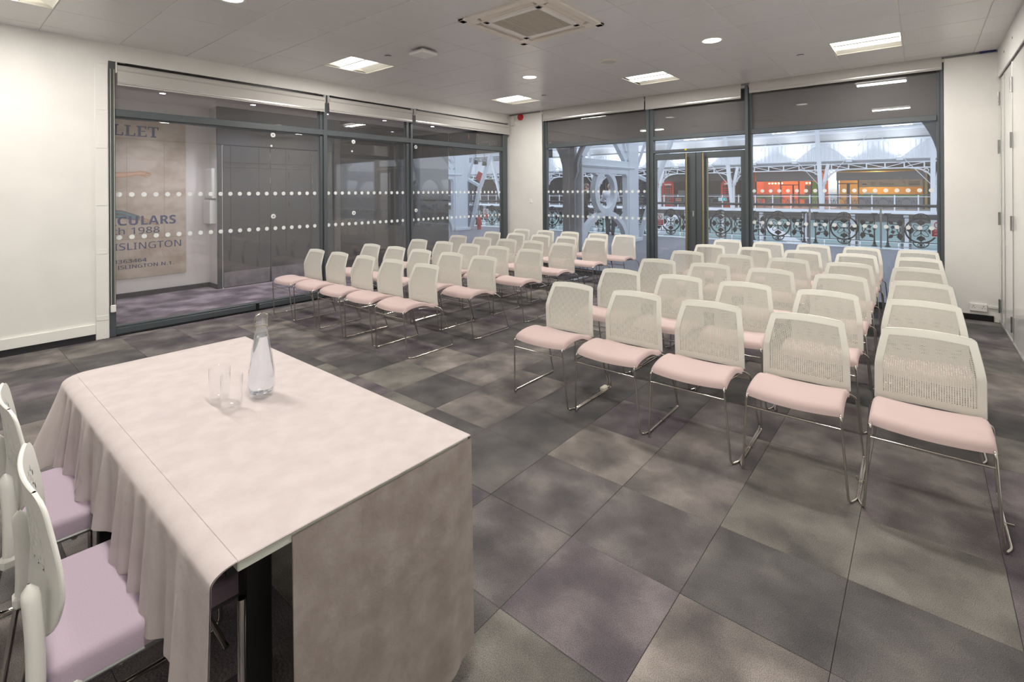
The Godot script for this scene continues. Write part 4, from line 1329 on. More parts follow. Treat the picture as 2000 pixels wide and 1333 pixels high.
# chair at the table: padded seat, curved white shell on two arms, chrome sled
func make_shell_chair(label: String) -> Node3D:
	var t := thing("shell_chair", label, "chair", Vector3.ZERO, 0.0, "white shell chairs at the table")
	# faces +z; seat from z -0.22 to 0.22
	var seat := MB.new()
	_pad(seat, 0.215, -0.225, 0.225, 0.425, 0.052, 0.022)
	obj("seat_pad", seat, M.lilac, t)
	obj("seat_pan", MB.new().box(Vector3(-0.218, 0.412, -0.228), Vector3(0.218, 0.427, 0.228), 0.006), mat(Color8(120, 122, 120), 0.4, 0.3), t)
	var sh := MB.new()
	var shape := func(u: float, v: float, off: float) -> Vector3:
		# u -1..1 across, v 0..1 up; pinched at the bottom, widest at mid, rounded shoulders
		var y := lerpf(0.505, 0.835, v)
		var w := 0.10 + 0.125 * sqrt(clampf(1.0 - pow(1.0 - clampf(v / 0.42, 0.0, 1.0), 2.0), 0.0, 1.0))
		w -= 0.030 * smoothstep(0.45, 1.0, v)
		var rr := 0.045 / 0.33
		if v > 1.0 - rr:
			var q := (v - (1.0 - rr)) / rr
			w -= 0.045 * (1.0 - sqrt(maxf(0.0, 1.0 - q * q)))
		var xx := u * w
		var z := -0.215 - 0.03 * pow(maxf(0.0, v - 0.35), 1.3) * 2.0 - 0.02 * (1.0 - v) + 0.62 * xx * xx
		return Vector3(xx, y, z - off)
	var th := 0.009
	# openings are cut as a field of slots: rows are left out and bridged
	var rows := 7
	var cols := 9
	var va := 0.45
	var vb := 0.86
	var ua := 0.72
	# solid rim: bottom, top, sides
	for patch in [[-1.0, 1.0, 0.0, va, 18, 12], [-1.0, 1.0, vb, 1.0, 18, 8], [-1.0, -ua, va, vb, 4, 12], [ua, 1.0, va, vb, 4, 12]]:
		for s in [0, 1]:
			sh.skin(func(u: float, v: float) -> Vector3:
				return shape.call(lerpf(patch[0], patch[1], u), lerpf(patch[2], patch[3], v), th * s), patch[4], patch[5], s == 1)
	# closing edge round the outline
	for s in [-1.0, 1.0]:
		sh.skin(func(u: float, v: float) -> Vector3:
			var p: Vector3 = shape.call(s, v, th * u)
			return p + Vector3(s * 0.003 * sin(u * PI), 0, 0), 4, 30, s > 0.0)
	for e in [0.0, 1.0]:
		sh.skin(func(u: float, v: float) -> Vector3:
			var p: Vector3 = shape.call(lerpf(-1, 1, v), e, th * u)
			return p + Vector3(0, (e * 2.0 - 1.0) * 0.003 * sin(u * PI), 0), 4, 18, e < 0.5)
	# slotted field: per row, slots between bars, staggered
	for r in rows:
		var v0 := lerpf(va, vb, float(r) / rows)
		var v1 := lerpf(va, vb, float(r + 1) / rows)
		var g := (v1 - v0) * 0.13
		for s in [0, 1]:
			for band in [[v0, v0 + g], [v1 - g, v1]]:
				sh.skin(func(u: float, v: float) -> Vector3:
					return shape.call(lerpf(-ua, ua, u), lerpf(band[0], band[1], v), th * s), 12, 1, s == 1)
		var st := 0.5 if r % 2 == 1 else 0.0
		for c in range(-1, cols + 1):
			var uc := -ua + 2.0 * ua * (c + st) / cols
			var half := ua / cols * 0.58
			var u0 := clampf(uc - half, -ua, ua)
			var u1 := clampf(uc + half, -ua, ua)
			if u1 - u0 < 0.004:
				continue
			for s in [0, 1]:
				sh.skin(func(u: float, v: float) -> Vector3:
					return shape.call(lerpf(u0, u1, u), lerpf(v0 + g, v1 - g, v), th * s), 2, 1, s == 1)
			for e in [u0, u1]:
				sh.skin(func(u: float, v: float) -> Vector3:
					return shape.call(e, lerpf(v0 + g, v1 - g, v), th * u), 1, 1, e == u0)
	obj("back_shell", sh, M.shell, t)
	for s in [-1.0, 1.0]:
		var arm := MB.new()
		arm.skin(func(u: float, v: float) -> Vector3:
			var c := Vector3(s * lerpf(0.205, 0.178, v), lerpf(0.405, 0.66, v), lerpf(-0.235, -0.222 - 0.02 * v, v) - 0.008)
			var a := TAU * u
			var taper := sqrt(clampf(1.0 - pow(clampf((v - 0.88) / 0.12, 0.0, 1.0), 2.0), 0.02, 1.0))
			return c + Vector3(cos(a) * lerpf(0.021, 0.017, v) * taper, 0, sin(a) * 0.016 * taper), 14, 16, true)
		arm.box(Vector3(s * 0.205 - 0.024, 0.398, -0.262), Vector3(s * 0.205 + 0.020, 0.432, -0.170), 0.008)
		obj("back_arm", arm, M.shell, t)
		var leg := MB.new().tube(fillet([Vector3(s * 0.17, 0.405, -0.12), Vector3(s * 0.20, 0.405, -0.21), Vector3(s * 0.235, 0.011, -0.27), Vector3(s * 0.235, 0.011, 0.235), Vector3(s * 0.20, 0.405, 0.20), Vector3(s * 0.17, 0.405, 0.10)], 0.05), 0.0075, 10)
		obj("leg", leg, M.chrome, t)
		var wrap := MB.new()
		for k in 5:
			wrap.tube(PackedVector3Array([Vector3(s * 0.235, 0.011, 0.08 + k * 0.022), Vector3(s * 0.235, 0.011, 0.095 + k * 0.022)]), 0.0105, 10)
		obj("glide", wrap, M.clear, t)
	obj("cross_bar", MB.new().tube(PackedVector3Array([Vector3(-0.19, 0.40, -0.10), Vector3(0.19, 0.40, -0.10)]), 0.008, 8), M.chrome, t)
	return t


# rounded upholstered pad, bottom at y
func _pad(mb: MB, hw: float, za: float, zb: float, y: float, th: float, r: float) -> void:
	var zc := (za + zb) * 0.5
	var hz := (zb - za) * 0.5
	for s in [0, 1]:
		mb.skin(func(u: float, v: float) -> Vector3:
			var a := u * 2.0 - 1.0
			var b := v * 2.0 - 1.0
			# denser rows at the rim
			a = signf(a) * (1.0 - pow(1.0 - absf(a), 1.6))
			b = signf(b) * (1.0 - pow(1.0 - absf(b), 1.6))
			var xx := a * hw
			var zz := b * hz
			var e := minf(hw - absf(xx), hz - absf(zz))
			var f := sqrt(clampf(1.0 - pow(1.0 - clampf(e / r, 0.0, 1.0), 2.0), 0.0, 1.0))
			# round the corners in plan
			var cr := 0.03
			var ax := maxf(absf(xx) - (hw - cr), 0.0)
			var az := maxf(absf(zz) - (hz - cr), 0.0)
			var L := sqrt(ax * ax + az * az)
			if L > cr:
				xx = signf(xx) * (hw - cr + ax / L * cr)
				zz = signf(zz) * (hz - cr + az / L * cr)
			if s == 1:
				return Vector3(xx, y, zc + zz)
			return Vector3(xx, y + th * 0.35 + th * 0.65 * f if e > 0.0 else y, zc + zz), 30, 30, s == 0)


# ---------------------------------------------------------------- audience chairs
# origin: floor between the front feet; the chair faces +z
func back_edge(v: float) -> float:
	var y := lerpf(0.405, 0.757, v)
	var w := 0.210
	if v < 0.5:
		w = lerpf(0.2095, 0.2075, v / 0.5)
	else:
		w = lerpf(0.2075, 0.176, pow((v - 0.5) / 0.5, 1.25))
	var r := 0.012 / 0.352
	if v > 1.0 - r:
		var q := (v - 1.0 + r) / r
		w -= 0.012 * (1.0 - sqrt(maxf(0.0, 1.0 - q * q)))
	return w


func back_at(xx: float, v: float, off: float) -> Vector3:
	var w := back_edge(v)
	var u := clampf(xx / w, -1.0, 1.0)
	var y := lerpf(0.405, 0.757, v) + 0.010 * (1.0 - u * u) * smoothstep(0.6, 1.0, v)
	var z := -0.372 + 0.012 * sin(clampf(v / 0.62, 0.0, 1.0) * PI * 0.5)
	if v > 0.5:
		z -= 0.064 * pow((v - 0.5) / 0.5, 1.25)
	z -= 0.014 * (1.0 - u * u)
	return Vector3(xx, y, z - off)


func build_audience() -> void:
	var t := thing("stacking_chair", "chair", "chair")
	# seat
	var seat := MB.new()
	for s in [0, 1]:
		seat.skin(func(u: float, v: float) -> Vector3:
			var a := u * 2.0 - 1.0
			a = signf(a) * (1.0 - pow(1.0 - absf(a), 1.7))
			var b := v * 2.0 - 1.0
			b = signf(b) * (1.0 - pow(1.0 - absf(b), 1.7))
			b = b * 0.5 + 0.5
			# b 0 front .. 1 rear
			var hw := lerpf(0.2125, 0.2075, b)
			var xx := a * hw
			var zf := 0.012 + 0.040 * (1.0 - a * a)
			var zz := lerpf(zf, -0.372 + 0.004 * (1.0 - a * a), b)
			var base := 0.416 + 0.016 * sin(clampf(b * 1.25, 0.0, 1.0) * PI) - 0.030 * smoothstep(0.55, 1.0, b)
			base -= 0.010 * (1.0 - a * a) * smoothstep(0.3, 0.9, b)
			base -= 0.012 * pow(1.0 - clampf(b / 0.22, 0.0, 1.0), 2.0)
			var e := minf(hw - absf(xx), minf(b, 1.0 - b) * 0.40)
			var f := sqrt(clampf(1.0 - pow(1.0 - clampf(e / 0.022, 0.0, 1.0), 2.0), 0.0, 1.0))
			return Vector3(xx, base + 0.034 * f if s == 0 else base - 0.004 * f, zz), 26, 26, s == 1)
	obj("seat", seat, M.pink, t)
	# backrest border
	var bk := MB.new()
	var th := 0.007
	var va := 0.105
	var vb := 0.905
	var inset := 0.031
	for s in [0, 1]:
		var o: float = th * s
		bk.skin(func(u: float, v: float) -> Vector3:
			var vv := v * va
			return back_at(lerpf(-1, 1, u) * back_edge(vv), vv, o), 16, 5, s == 1)
		bk.skin(func(u: float, v: float) -> Vector3:
			var vv := lerpf(vb, 1.0, v)
			return back_at(lerpf(-1, 1, u) * back_edge(vv), vv, o), 16, 12, s == 1)
		for q in [-1.0, 1.0]:
			bk.skin(func(u: float, v: float) -> Vector3:
				var vv := lerpf(va, vb, v)
				var w := back_edge(vv)
				return back_at(q * lerpf(w - inset, w, u), vv, o), 3, 24, (s == 1) != (q < 0.0))
	for q in [-1.0, 1.0]:
		bk.skin(func(u: float, v: float) -> Vector3:
			return back_at(q * back_edge(v), v, th * u) + Vector3(q * 0.0025 * sin(u * PI), 0, 0), 3, 34, q > 0.0)
	for e in [0.0, 1.0]:
		bk.skin(func(u: float, v: float) -> Vector3:
			return back_at(lerpf(-1, 1, v) * back_edge(e), e, th * u) + Vector3(0, (e * 2.0 - 1.0) * 0.0025 * sin(u * PI), 0), 3, 16, e < 0.5)
	var back := obj("backrest", bk, M.plastic, t)
	# perforated field: hexagonal holes in staggered columns
	var pf := MB.new()
	var NX := 38
	var NY := 37
	var oa := 0.0016
	var ob := 0.0046
	var P := func(u: float, v: float, o: float) -> Vector3:
		var vv := lerpf(va, vb, v)
		return back_at((u * 2.0 - 1.0) * (back_edge(vv) - inset), vv, o)
	for i in NX:
		var st := 0.5 if i % 2 == 1 else 0.0
		for j in range(-1 if st > 0.0 else 0, NY):
			var u0 := float(i) / NX
			var u1 := float(i + 1) / NX
			var v0 := clampf((j + st) / NY, 0.0, 1.0)
			var v1 := clampf((j + 1 + st) / NY, 0.0, 1.0)
			if v1 - v0 < 0.9 / NY:
				for o in [oa, ob]:
					var nz := Vector3(0, 0, 1 if o == oa else -1)
					pf.quadn(P.call(u0, v0, o), P.call(u1, v0, o), P.call(u1, v1, o), P.call(u0, v1, o), nz)
				continue
			var uc := (u0 + u1) * 0.5
			var vc := (v0 + v1) * 0.5
			# the larger floral figure: hole size swells and shrinks over the field
			var fig := 0.5 + 0.5 * cos(i * TAU / 6.0) * cos((j + st) * TAU / 7.0)
			var du := (u1 - u0) * lerpf(0.24, 0.33, fig)
			var dv := (v1 - v0) * lerpf(0.25, 0.31, fig)
			var H := [Vector2(uc + du, vc), Vector2(uc + du * 0.55, vc + dv), Vector2(uc - du * 0.55, vc + dv), Vector2(uc - du, vc), Vector2(uc - du * 0.55, vc - dv), Vector2(uc + du * 0.55, vc - dv)]
			var C := [Vector2(u1, v1), Vector2(u0, v1), Vector2(u0, v0), Vector2(u1, v0)]
			var HA := []
			var HB := []
			for h in H:
				HA.append(P.call(h.x, h.y, oa))
				HB.append(P.call(h.x, h.y, ob))
			for o in [0, 1]:
				var h: Array = HA if o == 0 else HB
				var c := []
				for q in C:
					c.append(P.call(q.x, q.y, oa if o == 0 else ob))
				var nz := Vector3(0, 0, 1 if o == 0 else -1)
				pf.quadn(c[1], c[0], h[1], h[2], nz)
				pf.quadn(c[3], c[2], h[4], h[5], nz)
				pf.tri(c[0], h[0], h[1], nz, nz, nz)
				pf.tri(c[0], c[3], h[0], nz, nz, nz)
				pf.tri(c[3], h[5], h[0], nz, nz, nz)
				pf.tri(c[1], h[2], h[3], nz, nz, nz)
				pf.tri(c[1], h[3], c[2], nz, nz, nz)
				pf.tri(c[2], h[3], h[4], nz, nz, nz)
			var mid: Vector3 = (HA[0] + HA[3]) * 0.5
			for k in 6:
				var l := (k + 1) % 6
				var nn: Vector3 = mid - (HA[k] + HA[l]) * 0.5
				pf.quadn(HA[k], HA[l], HB[l], HB[k], nn.normalized())
	obj("perforated_panel", pf, M.plastic, back)
	# chrome sled
	var r := 0.0057
	for s in [-1.0, 1.0]:
		var leg := MB.new().tube(fillet([Vector3(s * 0.190, 0.404, -0.16), Vector3(s * 0.205, 0.392, -0.365), Vector3(s * 0.232, 0.365, -0.405), Vector3(s * 0.256, r, -0.525), Vector3(s * 0.257, r, -0.055), Vector3(s * 0.231, r, 0.0), Vector3(s * 0.204, 0.412, 0.03), Vector3(s * 0.192, 0.418, -0.06)], 0.022, 4), r, 10)
		var lg := obj("leg", leg, M.chrome, t)
		if s > 0.0:
			obj("link_clip", MB.new().beam(Vector3(0.245, 0.012, -0.24), Vector3(0.285, 0.014, -0.24), 0.012, 0.006, Vector3.UP, 0.002).cbox(Vector3(0.244, 0.022, -0.24), Vector3(0.006, 0.018, 0.012), 0.002), M.chrome, lg)
	obj("cross_bar", MB.new().tube(PackedVector3Array([Vector3(-0.209, 0.352, 0.0255), Vector3(0.209, 0.352, 0.0255)]), 0.0048, 8), M.chrome, t)
	obj("rear_bar", MB.new().tube(PackedVector3Array([Vector3(-0.204, 0.396, -0.30), Vector3(0.204, 0.396, -0.30)]), 0.0048, 8), M.chrome, t)

	# front-feet lines of the rows and column centres
	var ord := ["first", "second", "third", "fourth", "fifth"]
	var rown := ["front row", "second row", "third row", "fourth row", "fifth row", "row against the windows"]
	var ZR := [4.822, 3.985, 3.150, 2.300, 1.440, 0.640]
	var XR := [4.318, 4.842, 5.359, 5.882, 6.402]
	var ZL := [4.868, 4.085, 3.262, 2.440, 1.578, 0.785]
	var XL := [[0.604, 1.113, 1.636, 2.140, 2.662], [0.630, 1.157, 1.668, 2.200, 2.713], [0.622, 1.163, 1.685, 2.193, 2.713], [0.626, 1.154, 1.640, 2.124, 2.642], [0.580, 1.119, 1.628, 2.131, 2.643], [0.598, 1.156, 1.665, 2.230, 2.716]]
	var rng := RandomNumberGenerator.new()
	rng.seed = 5
	var first := true
	for b in 2:
		for k in 6:
			for c in 5:
				var x: float = XR[c] - 0.013 * k if b == 0 else XL[k][c]
				var z: float = (ZR[k] if b == 0 else ZL[k] + (0.0 if k else -0.004 * c)) + rng.randf_range(-0.006, 0.006)
				var from_aisle := c + 1 if b == 0 else 5 - c
				var lab := "pink-seated white chair, %s of the %s block, %s from the aisle" % [rown[k], "partition" if b == 0 else "corridor", ord[from_aisle - 1]]
				var o: Node3D = t
				if first:
					first = false
					t.position = Vector3(x, 0, z)
					t.set_meta("label", lab)
				else:
					o = dup(t, Vector3(x, 0, z), rng.randf_range(-0.02, 0.02), lab)
				o.set_meta("group", "rows of pink-seated chairs in the " + ("partition block" if b == 0 else "corridor block"))
	tag(obj("cable_tie", MB.new().box(Vector3(4.555, 0.002, 4.34), Vector3(4.59, 0.034, 4.41), 0.008), M.rubber), "small cream clip joining two sled runners in the front row", "clip")


# ---------------------------------------------------------------- gallery outside the windows
func yz_frame(x: float) -> Transform3D:
	# local x runs away from the room (-z), local y up, local z along +x
	return Transform3D(Basis(Vector3(0, 0, -1), Vector3(0, 1, 0), Vector3(1, 0, 0)), Vector3(x, 0, 0))


func leaf(mb: MB, c: Vector2, dir: float, L: float, w: float, th: float) -> void:
	var p := PackedVector2Array()
	var a := Vector2(cos(dir), sin(dir))
	var b := Vector2(-a.y, a.x)
	for e in [[0.0, 0.12], [0.2, 0.5], [0.45, 0.62], [0.7, 0.35], [1.0, 0.0], [0.7, -0.35], [0.45, -0.62], [0.2, -0.5], [0.0, -0.12]]:
		p.append(c + a * L * e[0] + b * w * e[1])
	mb.extrude(p, -th, th)


func build_gallery() -> void:
	struct("floor", "pale grey gallery floor outside the windows", "floor", MB.new().box(Vector3(-34, -0.35, -7.72), Vector3(14, -0.002, -0.12)), M.gallery_floor)
	struct("trim_3", "white edge of the gallery floor along the balustrade", "floor edge", MB.new().box(Vector3(-34, -0.40, -7.80), Vector3(14, 0.012, -7.60), 0.004), M.arc_white)
	struct("ceiling", "white soffit over the gallery against the room", "ceiling", MB.new().box(Vector3(-34, 3.05, -2.55), Vector3(14, 3.35, -0.1)), M.arc_white)
	struct("wall_front", "dark head wall over the gallery windows", "wall", MB.new().box(Vector3(-1.9, 2.985, -0.1), Vector3(14, 3.9, -0.0)).box(Vector3(7.24, 0, -0.15), Vector3(14, 3.9, 0.0)), M.arc_grey)
	struct("wall_end", "grey gallery front beyond the corridor", "wall", MB.new().box(Vector3(-34, 0, -0.1), Vector3(-9.0, 3.9, 0.3)), M.arc_grey)

	# iron panels of the balustrade
	var cx := -4.28
	var t := thing("iron_balustrade", "panel", "balustrade panel", Vector3.ZERO, 0.0, "black cast-iron panels of the near balustrade")
	_iron_panel(t, M.iron_black, true)
	var n := 0
	for k in range(-9, 3):
		var x := 4.835 + 1.528 * k
		var lab := ""
		if k >= -3:
			lab = "black cast-iron balustrade panel, number %s from the partition side" % ["one", "two", "three", "four", "five", "six"][2 - k]
		else:
			lab = "black cast-iron balustrade panel, number %s beyond the iron portal" % ["one", "two", "three", "four", "five", "six"][-4 - k]
		if n == 0:
			t.position = Vector3(x, 0, -7.65)
			t.set_meta("label", lab)
		else:
			dup(t, Vector3(x, 0, -7.65), 0.0, lab)
		n += 1
	for k in range(-13, 3):
		var x := 4.835 - 0.764 + 1.528 * k
		var p := MB.new().box(Vector3(-0.02, 0.0, -0.012), Vector3(0.02, 1.04, 0.012), 0.003).box(Vector3(-0.028, 0.80, -0.02), Vector3(0.028, 0.90, 0.02), 0.004)
		var o := obj("balustrade_post", p, M.steel)
		o.position = Vector3(x, 0.0, -7.64)
		tag(o, "slim steel post carrying the dark handrail of the near balustrade", "post", "slim steel posts of the near balustrade")
	tag(obj("handrail", MB.new().tube(PackedVector3Array([Vector3(-34, 1.065, -7.64), Vector3(14, 1.075, -7.64)]), 0.036, 14), mat(Color8(40, 36, 38), 0.3)), "dark rounded handrail along the near balustrade", "handrail")
	tag(obj("glass_rail", MB.new().box(Vector3(-34, 0.055, -7.70), Vector3(14, 0.075, -7.66), 0.003), M.alu), "thin steel bottom rail under the iron panels", "rail")
	# prohibition notices on the panels
	var first := true
	var sg: Node3D = null
	for e in [[-0.112, "red and white no-climbing notice on the balustrade by the double doors"], [6.69, "red and white no-climbing notice behind the window jamb by the partition"], [-7.70, "red and white no-climbing notice seen through the corridor glazing"]]:
		if first:
			first = false
			sg = thing("warning_sign", e[1], "sign", Vector3(e[0], 0.346, -7.615), 0.0, "no-climbing notices on the balustrade")
			obj("plate", MB.new().box(Vector3(-0.15, 0, 0), Vector3(0.15, 0.40, 0.008), 0.003), M.white, sg)
			obj("red_panel", MB.new().box(Vector3(-0.13, 0.02, 0.007), Vector3(0.13, 0.19, 0.010), 0.001), mat(Color8(186, 40, 46), 0.5), sg)
			var ring := MB.new()
			ring.bar(arc2(Vector2(0, 0.29), 0.082, 0.082, 0, 360, 32).slice(0, 32), 0.016, 0.008, 0.012, true)
			ring.bar(PackedVector2Array([Vector2(-0.056, 0.348), Vector2(0.056, 0.232)]), 0.015, 0.008, 0.012)
			obj("ban_ring", ring, mat(Color8(186, 40, 46), 0.5), sg)
			var fig := MB.new().disc(Vector3(0.0, 0.334, 0.0082), Vector3.BACK, 0.012, 0.002, 12)
			fig.bar(PackedVector2Array([Vector2(0.0, 0.322), Vector2(0.002, 0.285), Vector2(-0.014, 0.25)]), 0.014, 0.0082, 0.0102)
			fig.bar(PackedVector2Array([Vector2(0.002, 0.285), Vector2(0.018, 0.262), Vector2(0.018, 0.24)]), 0.011, 0.0082, 0.0102)
			fig.bar(PackedVector2Array([Vector2(0.0, 0.315), Vector2(0.022, 0.318)]), 0.009, 0.0082, 0.0102)
			obj("figure", fig, M.black, sg)
			var tx := MB.new()
			for y in [0.158, 0.135, 0.085, 0.062]:
				tx.box(Vector3(-0.085, y, 0.0100), Vector3(0.085, y + 0.010, 0.0106))
			obj("notice_line", tx, mat(Color8(226, 176, 176), 0.6), sg)
		else:
			dup(sg, Vector3(e[0], 0.346, -7.615), 0.0, e[1])

	# iron portals between the room front and the hall
	var pt := make_portal("cast-iron portal with ring and arch outside the nearest gallery window")
	dup(pt, Vector3(-7.2, 0, 0), 0.0, "cast-iron portal with ring and arch at the far end of the corridor")
	dup(pt, Vector3(6.98, 0, 0), 0.0, "cast-iron portal with ring and arch beyond the partition")
	var s := thing("hanging_sign", "small dark hanging sign numbered 32 by the grey iron column", "sign", Vector3(-0.875, 2.325, -2.62))
	obj("plate", MB.new().box(Vector3(-0.13, 0, -0.01), Vector3(0.09, 0.21, 0.01), 0.003), mat(Color8(78, 86, 96), 0.5), s)
	text("lettering", "32", 0.13, 0.003, M.sans, mat(Color8(150, 156, 160), 0.6), s, Vector3(-0.08, 0.02, 0.011), 0.0)
	obj("hanger", MB.new().tube(PackedVector3Array([Vector3(-0.1, 0.2, 0), Vector3(-0.1, 0.73, 0)]), 0.006, 6).tube(PackedVector3Array([Vector3(0.06, 0.2, 0), Vector3(0.06, 0.73, 0)]), 0.006, 6), M.dark, s)
	# things by the far portal
	var ex := thing("fire_extinguisher", "red fire extinguisher at the foot of the far iron portal", "extinguisher", Vector3(-6.9, 0.0, -6.35))
	obj("cylinder", MB.new().lathe(Vector3.ZERO, PackedVector2Array([Vector2(0, 0), Vector2(0.075, 0.0), Vector2(0.08, 0.02), Vector2(0.08, 0.40), Vector2(0.06, 0.46), Vector2(0.025, 0.49), Vector2(0.025, 0.53), Vector2(0, 0.53)]), 20), M.red, ex)
	obj("valve", MB.new().box(Vector3(-0.03, 0.53, -0.02), Vector3(0.09, 0.56, 0.02), 0.005), M.black, ex)
	var bn := thing("red_banner", "red hanging banner between the arms of the far iron portal", "banner", Vector3(-7.15, 1.86, -6.6))
	obj("banner_cloth", MB.new().extrude(PackedVector2Array([Vector2(-0.16, 0.12), Vector2(0.0, 0.42), Vector2(0.28, 0.30), Vector2(0.26, -0.05)]), -0.01, 0.01), M.red, bn)
	for e in [[Vector3(-7.0, 2.62, -6.3), "black star-shaped spotlight clamped beside the far portal"], [Vector3(-6.55, 2.55, -6.3), "round black lamp hung to the side of the far portal"]]:
		var l := thing("stage_lamp", e[1], "lamp", e[0])
		obj("lamp_head", MB.new().lathe(Vector3.ZERO, PackedVector2Array([Vector2(0, 0.08), Vector2(0.05, 0.08), Vector2(0.09, 0.0), Vector2(0.09, -0.08), Vector2(0.0, -0.06)]), 16), M.dark, l)
		obj("yoke", MB.new().tube(fillet([Vector3(-0.1, 0, 0), Vector3(-0.1, 0.16, 0), Vector3(0.1, 0.16, 0), Vector3(0.1, 0, 0)], 0.04), 0.008, 6).tube(PackedVector3Array([Vector3(0, 0.16, 0), Vector3(0, 0.50, 0)]), 0.008, 6), M.dark, l)


func _iron_panel(t: Node3D, m: Material, full: bool) -> void:
	var z := 0.011
	var cy := 0.487
	for s in [-1.0, 1.0]:
		var p := MB.new()
		var c := Vector3(s * 0.632, 0, 0)
		p.lathe(c, PackedVector2Array([Vector2(0, 0.055), Vector2(0.062, 0.055), Vector2(0.062, 0.072), Vector2(0.03, 0.105), Vector2(0.034, 0.14), Vector2(0.018, 0.18), Vector2(0.015, 0.455), Vector2(0.015, 0.70), Vector2(0.024, 0.76), Vector2(0.018, 0.80), Vector2(0.034, 0.835), Vector2(0.07, 0.872), Vector2(0.07, 0.886), Vector2(0, 0.886)]), 12)
		p.bar(arc2(Vector2(c.x, cy), 0.028, 0.028, 0, 360, 16).slice(0, 16), 0.014, -0.016, 0.016, true)
		obj("post", p, m, t)
	var f := MB.new()
	f.bar(arc2(Vector2(0, cy), 0.292, 0.292, 0, 360, 48).slice(0, 48), 0.036, -z, z, true)
	obj("ring", f, m, t)
	for s in [-1.0, 1.0]:
		var lb := MB.new()
		lb.bar(arc2(Vector2(0, cy + s * 0.285), 0.145, 0.118, -12.0 * s, (180.0 + 12.0) * s, 24), 0.022, -z, z)
		lb.bar(arc2(Vector2(-0.035, cy + s * 0.345), 0.028, 0.032, 0, 300 * s, 14), 0.012, -z, z)
		lb.bar(arc2(Vector2(0.035, cy + s * 0.345), 0.028, 0.032, 180, 180 - 300 * s, 14), 0.012, -z, z)
		leaf(lb, Vector2(0, cy + s * 0.31), s * PI / 2, 0.085, 0.05, z)
		obj("lobe", lb, m, t)
		var rl := MB.new()
		rl.bar(PackedVector2Array([Vector2(-0.63, cy + s * 0.296), Vector2(-0.07, cy + s * 0.296)]), 0.016, -0.008, 0.008)
		rl.bar(PackedVector2Array([Vector2(0.07, cy + s * 0.296), Vector2(0.63, cy + s * 0.296)]), 0.016, -0.008, 0.008)
		obj("rail", rl, m, t)
		var vb := MB.new()
		vb.bar(PackedVector2Array([Vector2(s * 0.315, cy - 0.296), Vector2(s * 0.315, cy + 0.296)]), 0.02, -0.008, 0.008)
		obj("upright", vb, m, t)
		var sc := MB.new()
		# scrolls between ring and post
		sc.bar(arc2(Vector2(s * 0.36, cy), 0.085, 0.105, 90, 90 - 180 * s, 18), 0.018, -z, z)
		sc.bar(arc2(Vector2(s * 0.50, cy), 0.115, 0.135, 180 if s > 0 else 0, (180 - 110) if s > 0 else 110, 16), 0.02, -z, z)
		sc.bar(arc2(Vector2(s * 0.50, cy), 0.115, 0.135, 180 if s > 0 else 0, (180 + 110) if s > 0 else -110, 16), 0.02, -z, z)
		sc.bar(arc2(Vector2(s * 0.50, cy), 0.045, 0.045, 0, 300, 14), 0.014, -z, z)
		for q in [-1.0, 1.0]:
			leaf(sc, Vector2(s * 0.53, cy + q * 0.13), atan2(q * 0.75, s * 0.8), 0.13, 0.07, z)
			leaf(sc, Vector2(s * 0.40, cy + q * 0.10), atan2(q, -s * 0.1), 0.16, 0.10, z)
			leaf(sc, Vector2(s * 0.54, cy + q * 0.02), atan2(q * 0.9, -s * 0.2), 0.09, 0.07, z)
		obj("scroll", sc, m, t)
	if full:
		var cr := MB.new()
		cr.bar(PackedVector2Array([Vector2(-0.28, cy), Vector2(0.28, cy)]), 0.014, -0.008, 0.008)
		cr.bar(PackedVector2Array([Vector2(0, cy - 0.28), Vector2(0, cy + 0.28)]), 0.014, -0.0078, 0.0078)
		for k in 4:
			var a := k * PI / 2
			var d := Vector2(cos(a), sin(a))
			leaf(cr, Vector2(0, cy) + d * 0.13, a, 0.14, 0.13, z * 0.95)
			leaf(cr, Vector2(0, cy) + d * 0.17, a + 1.1, 0.10, 0.06, z * 0.9)
			leaf(cr, Vector2(0, cy) + d * 0.17, a - 1.1, 0.10, 0.06, z * 0.85)
			var b := a + PI / 4
			var e := Vector2(cos(b), sin(b))
			var pts := PackedVector2Array()
			for j in 20:
				var th := TAU * j / 20.0
				var loc := Vector2(0.10 + 0.085 * cos(th), 0.045 * sin(th))
				pts.append(Vector2(0, cy) + e * loc.x + Vector2(-e.y, e.x) * loc.y)
			cr.bar(pts, 0.014, -z * 0.8, z * 0.8, true)
		obj("rosette", cr, m, t)


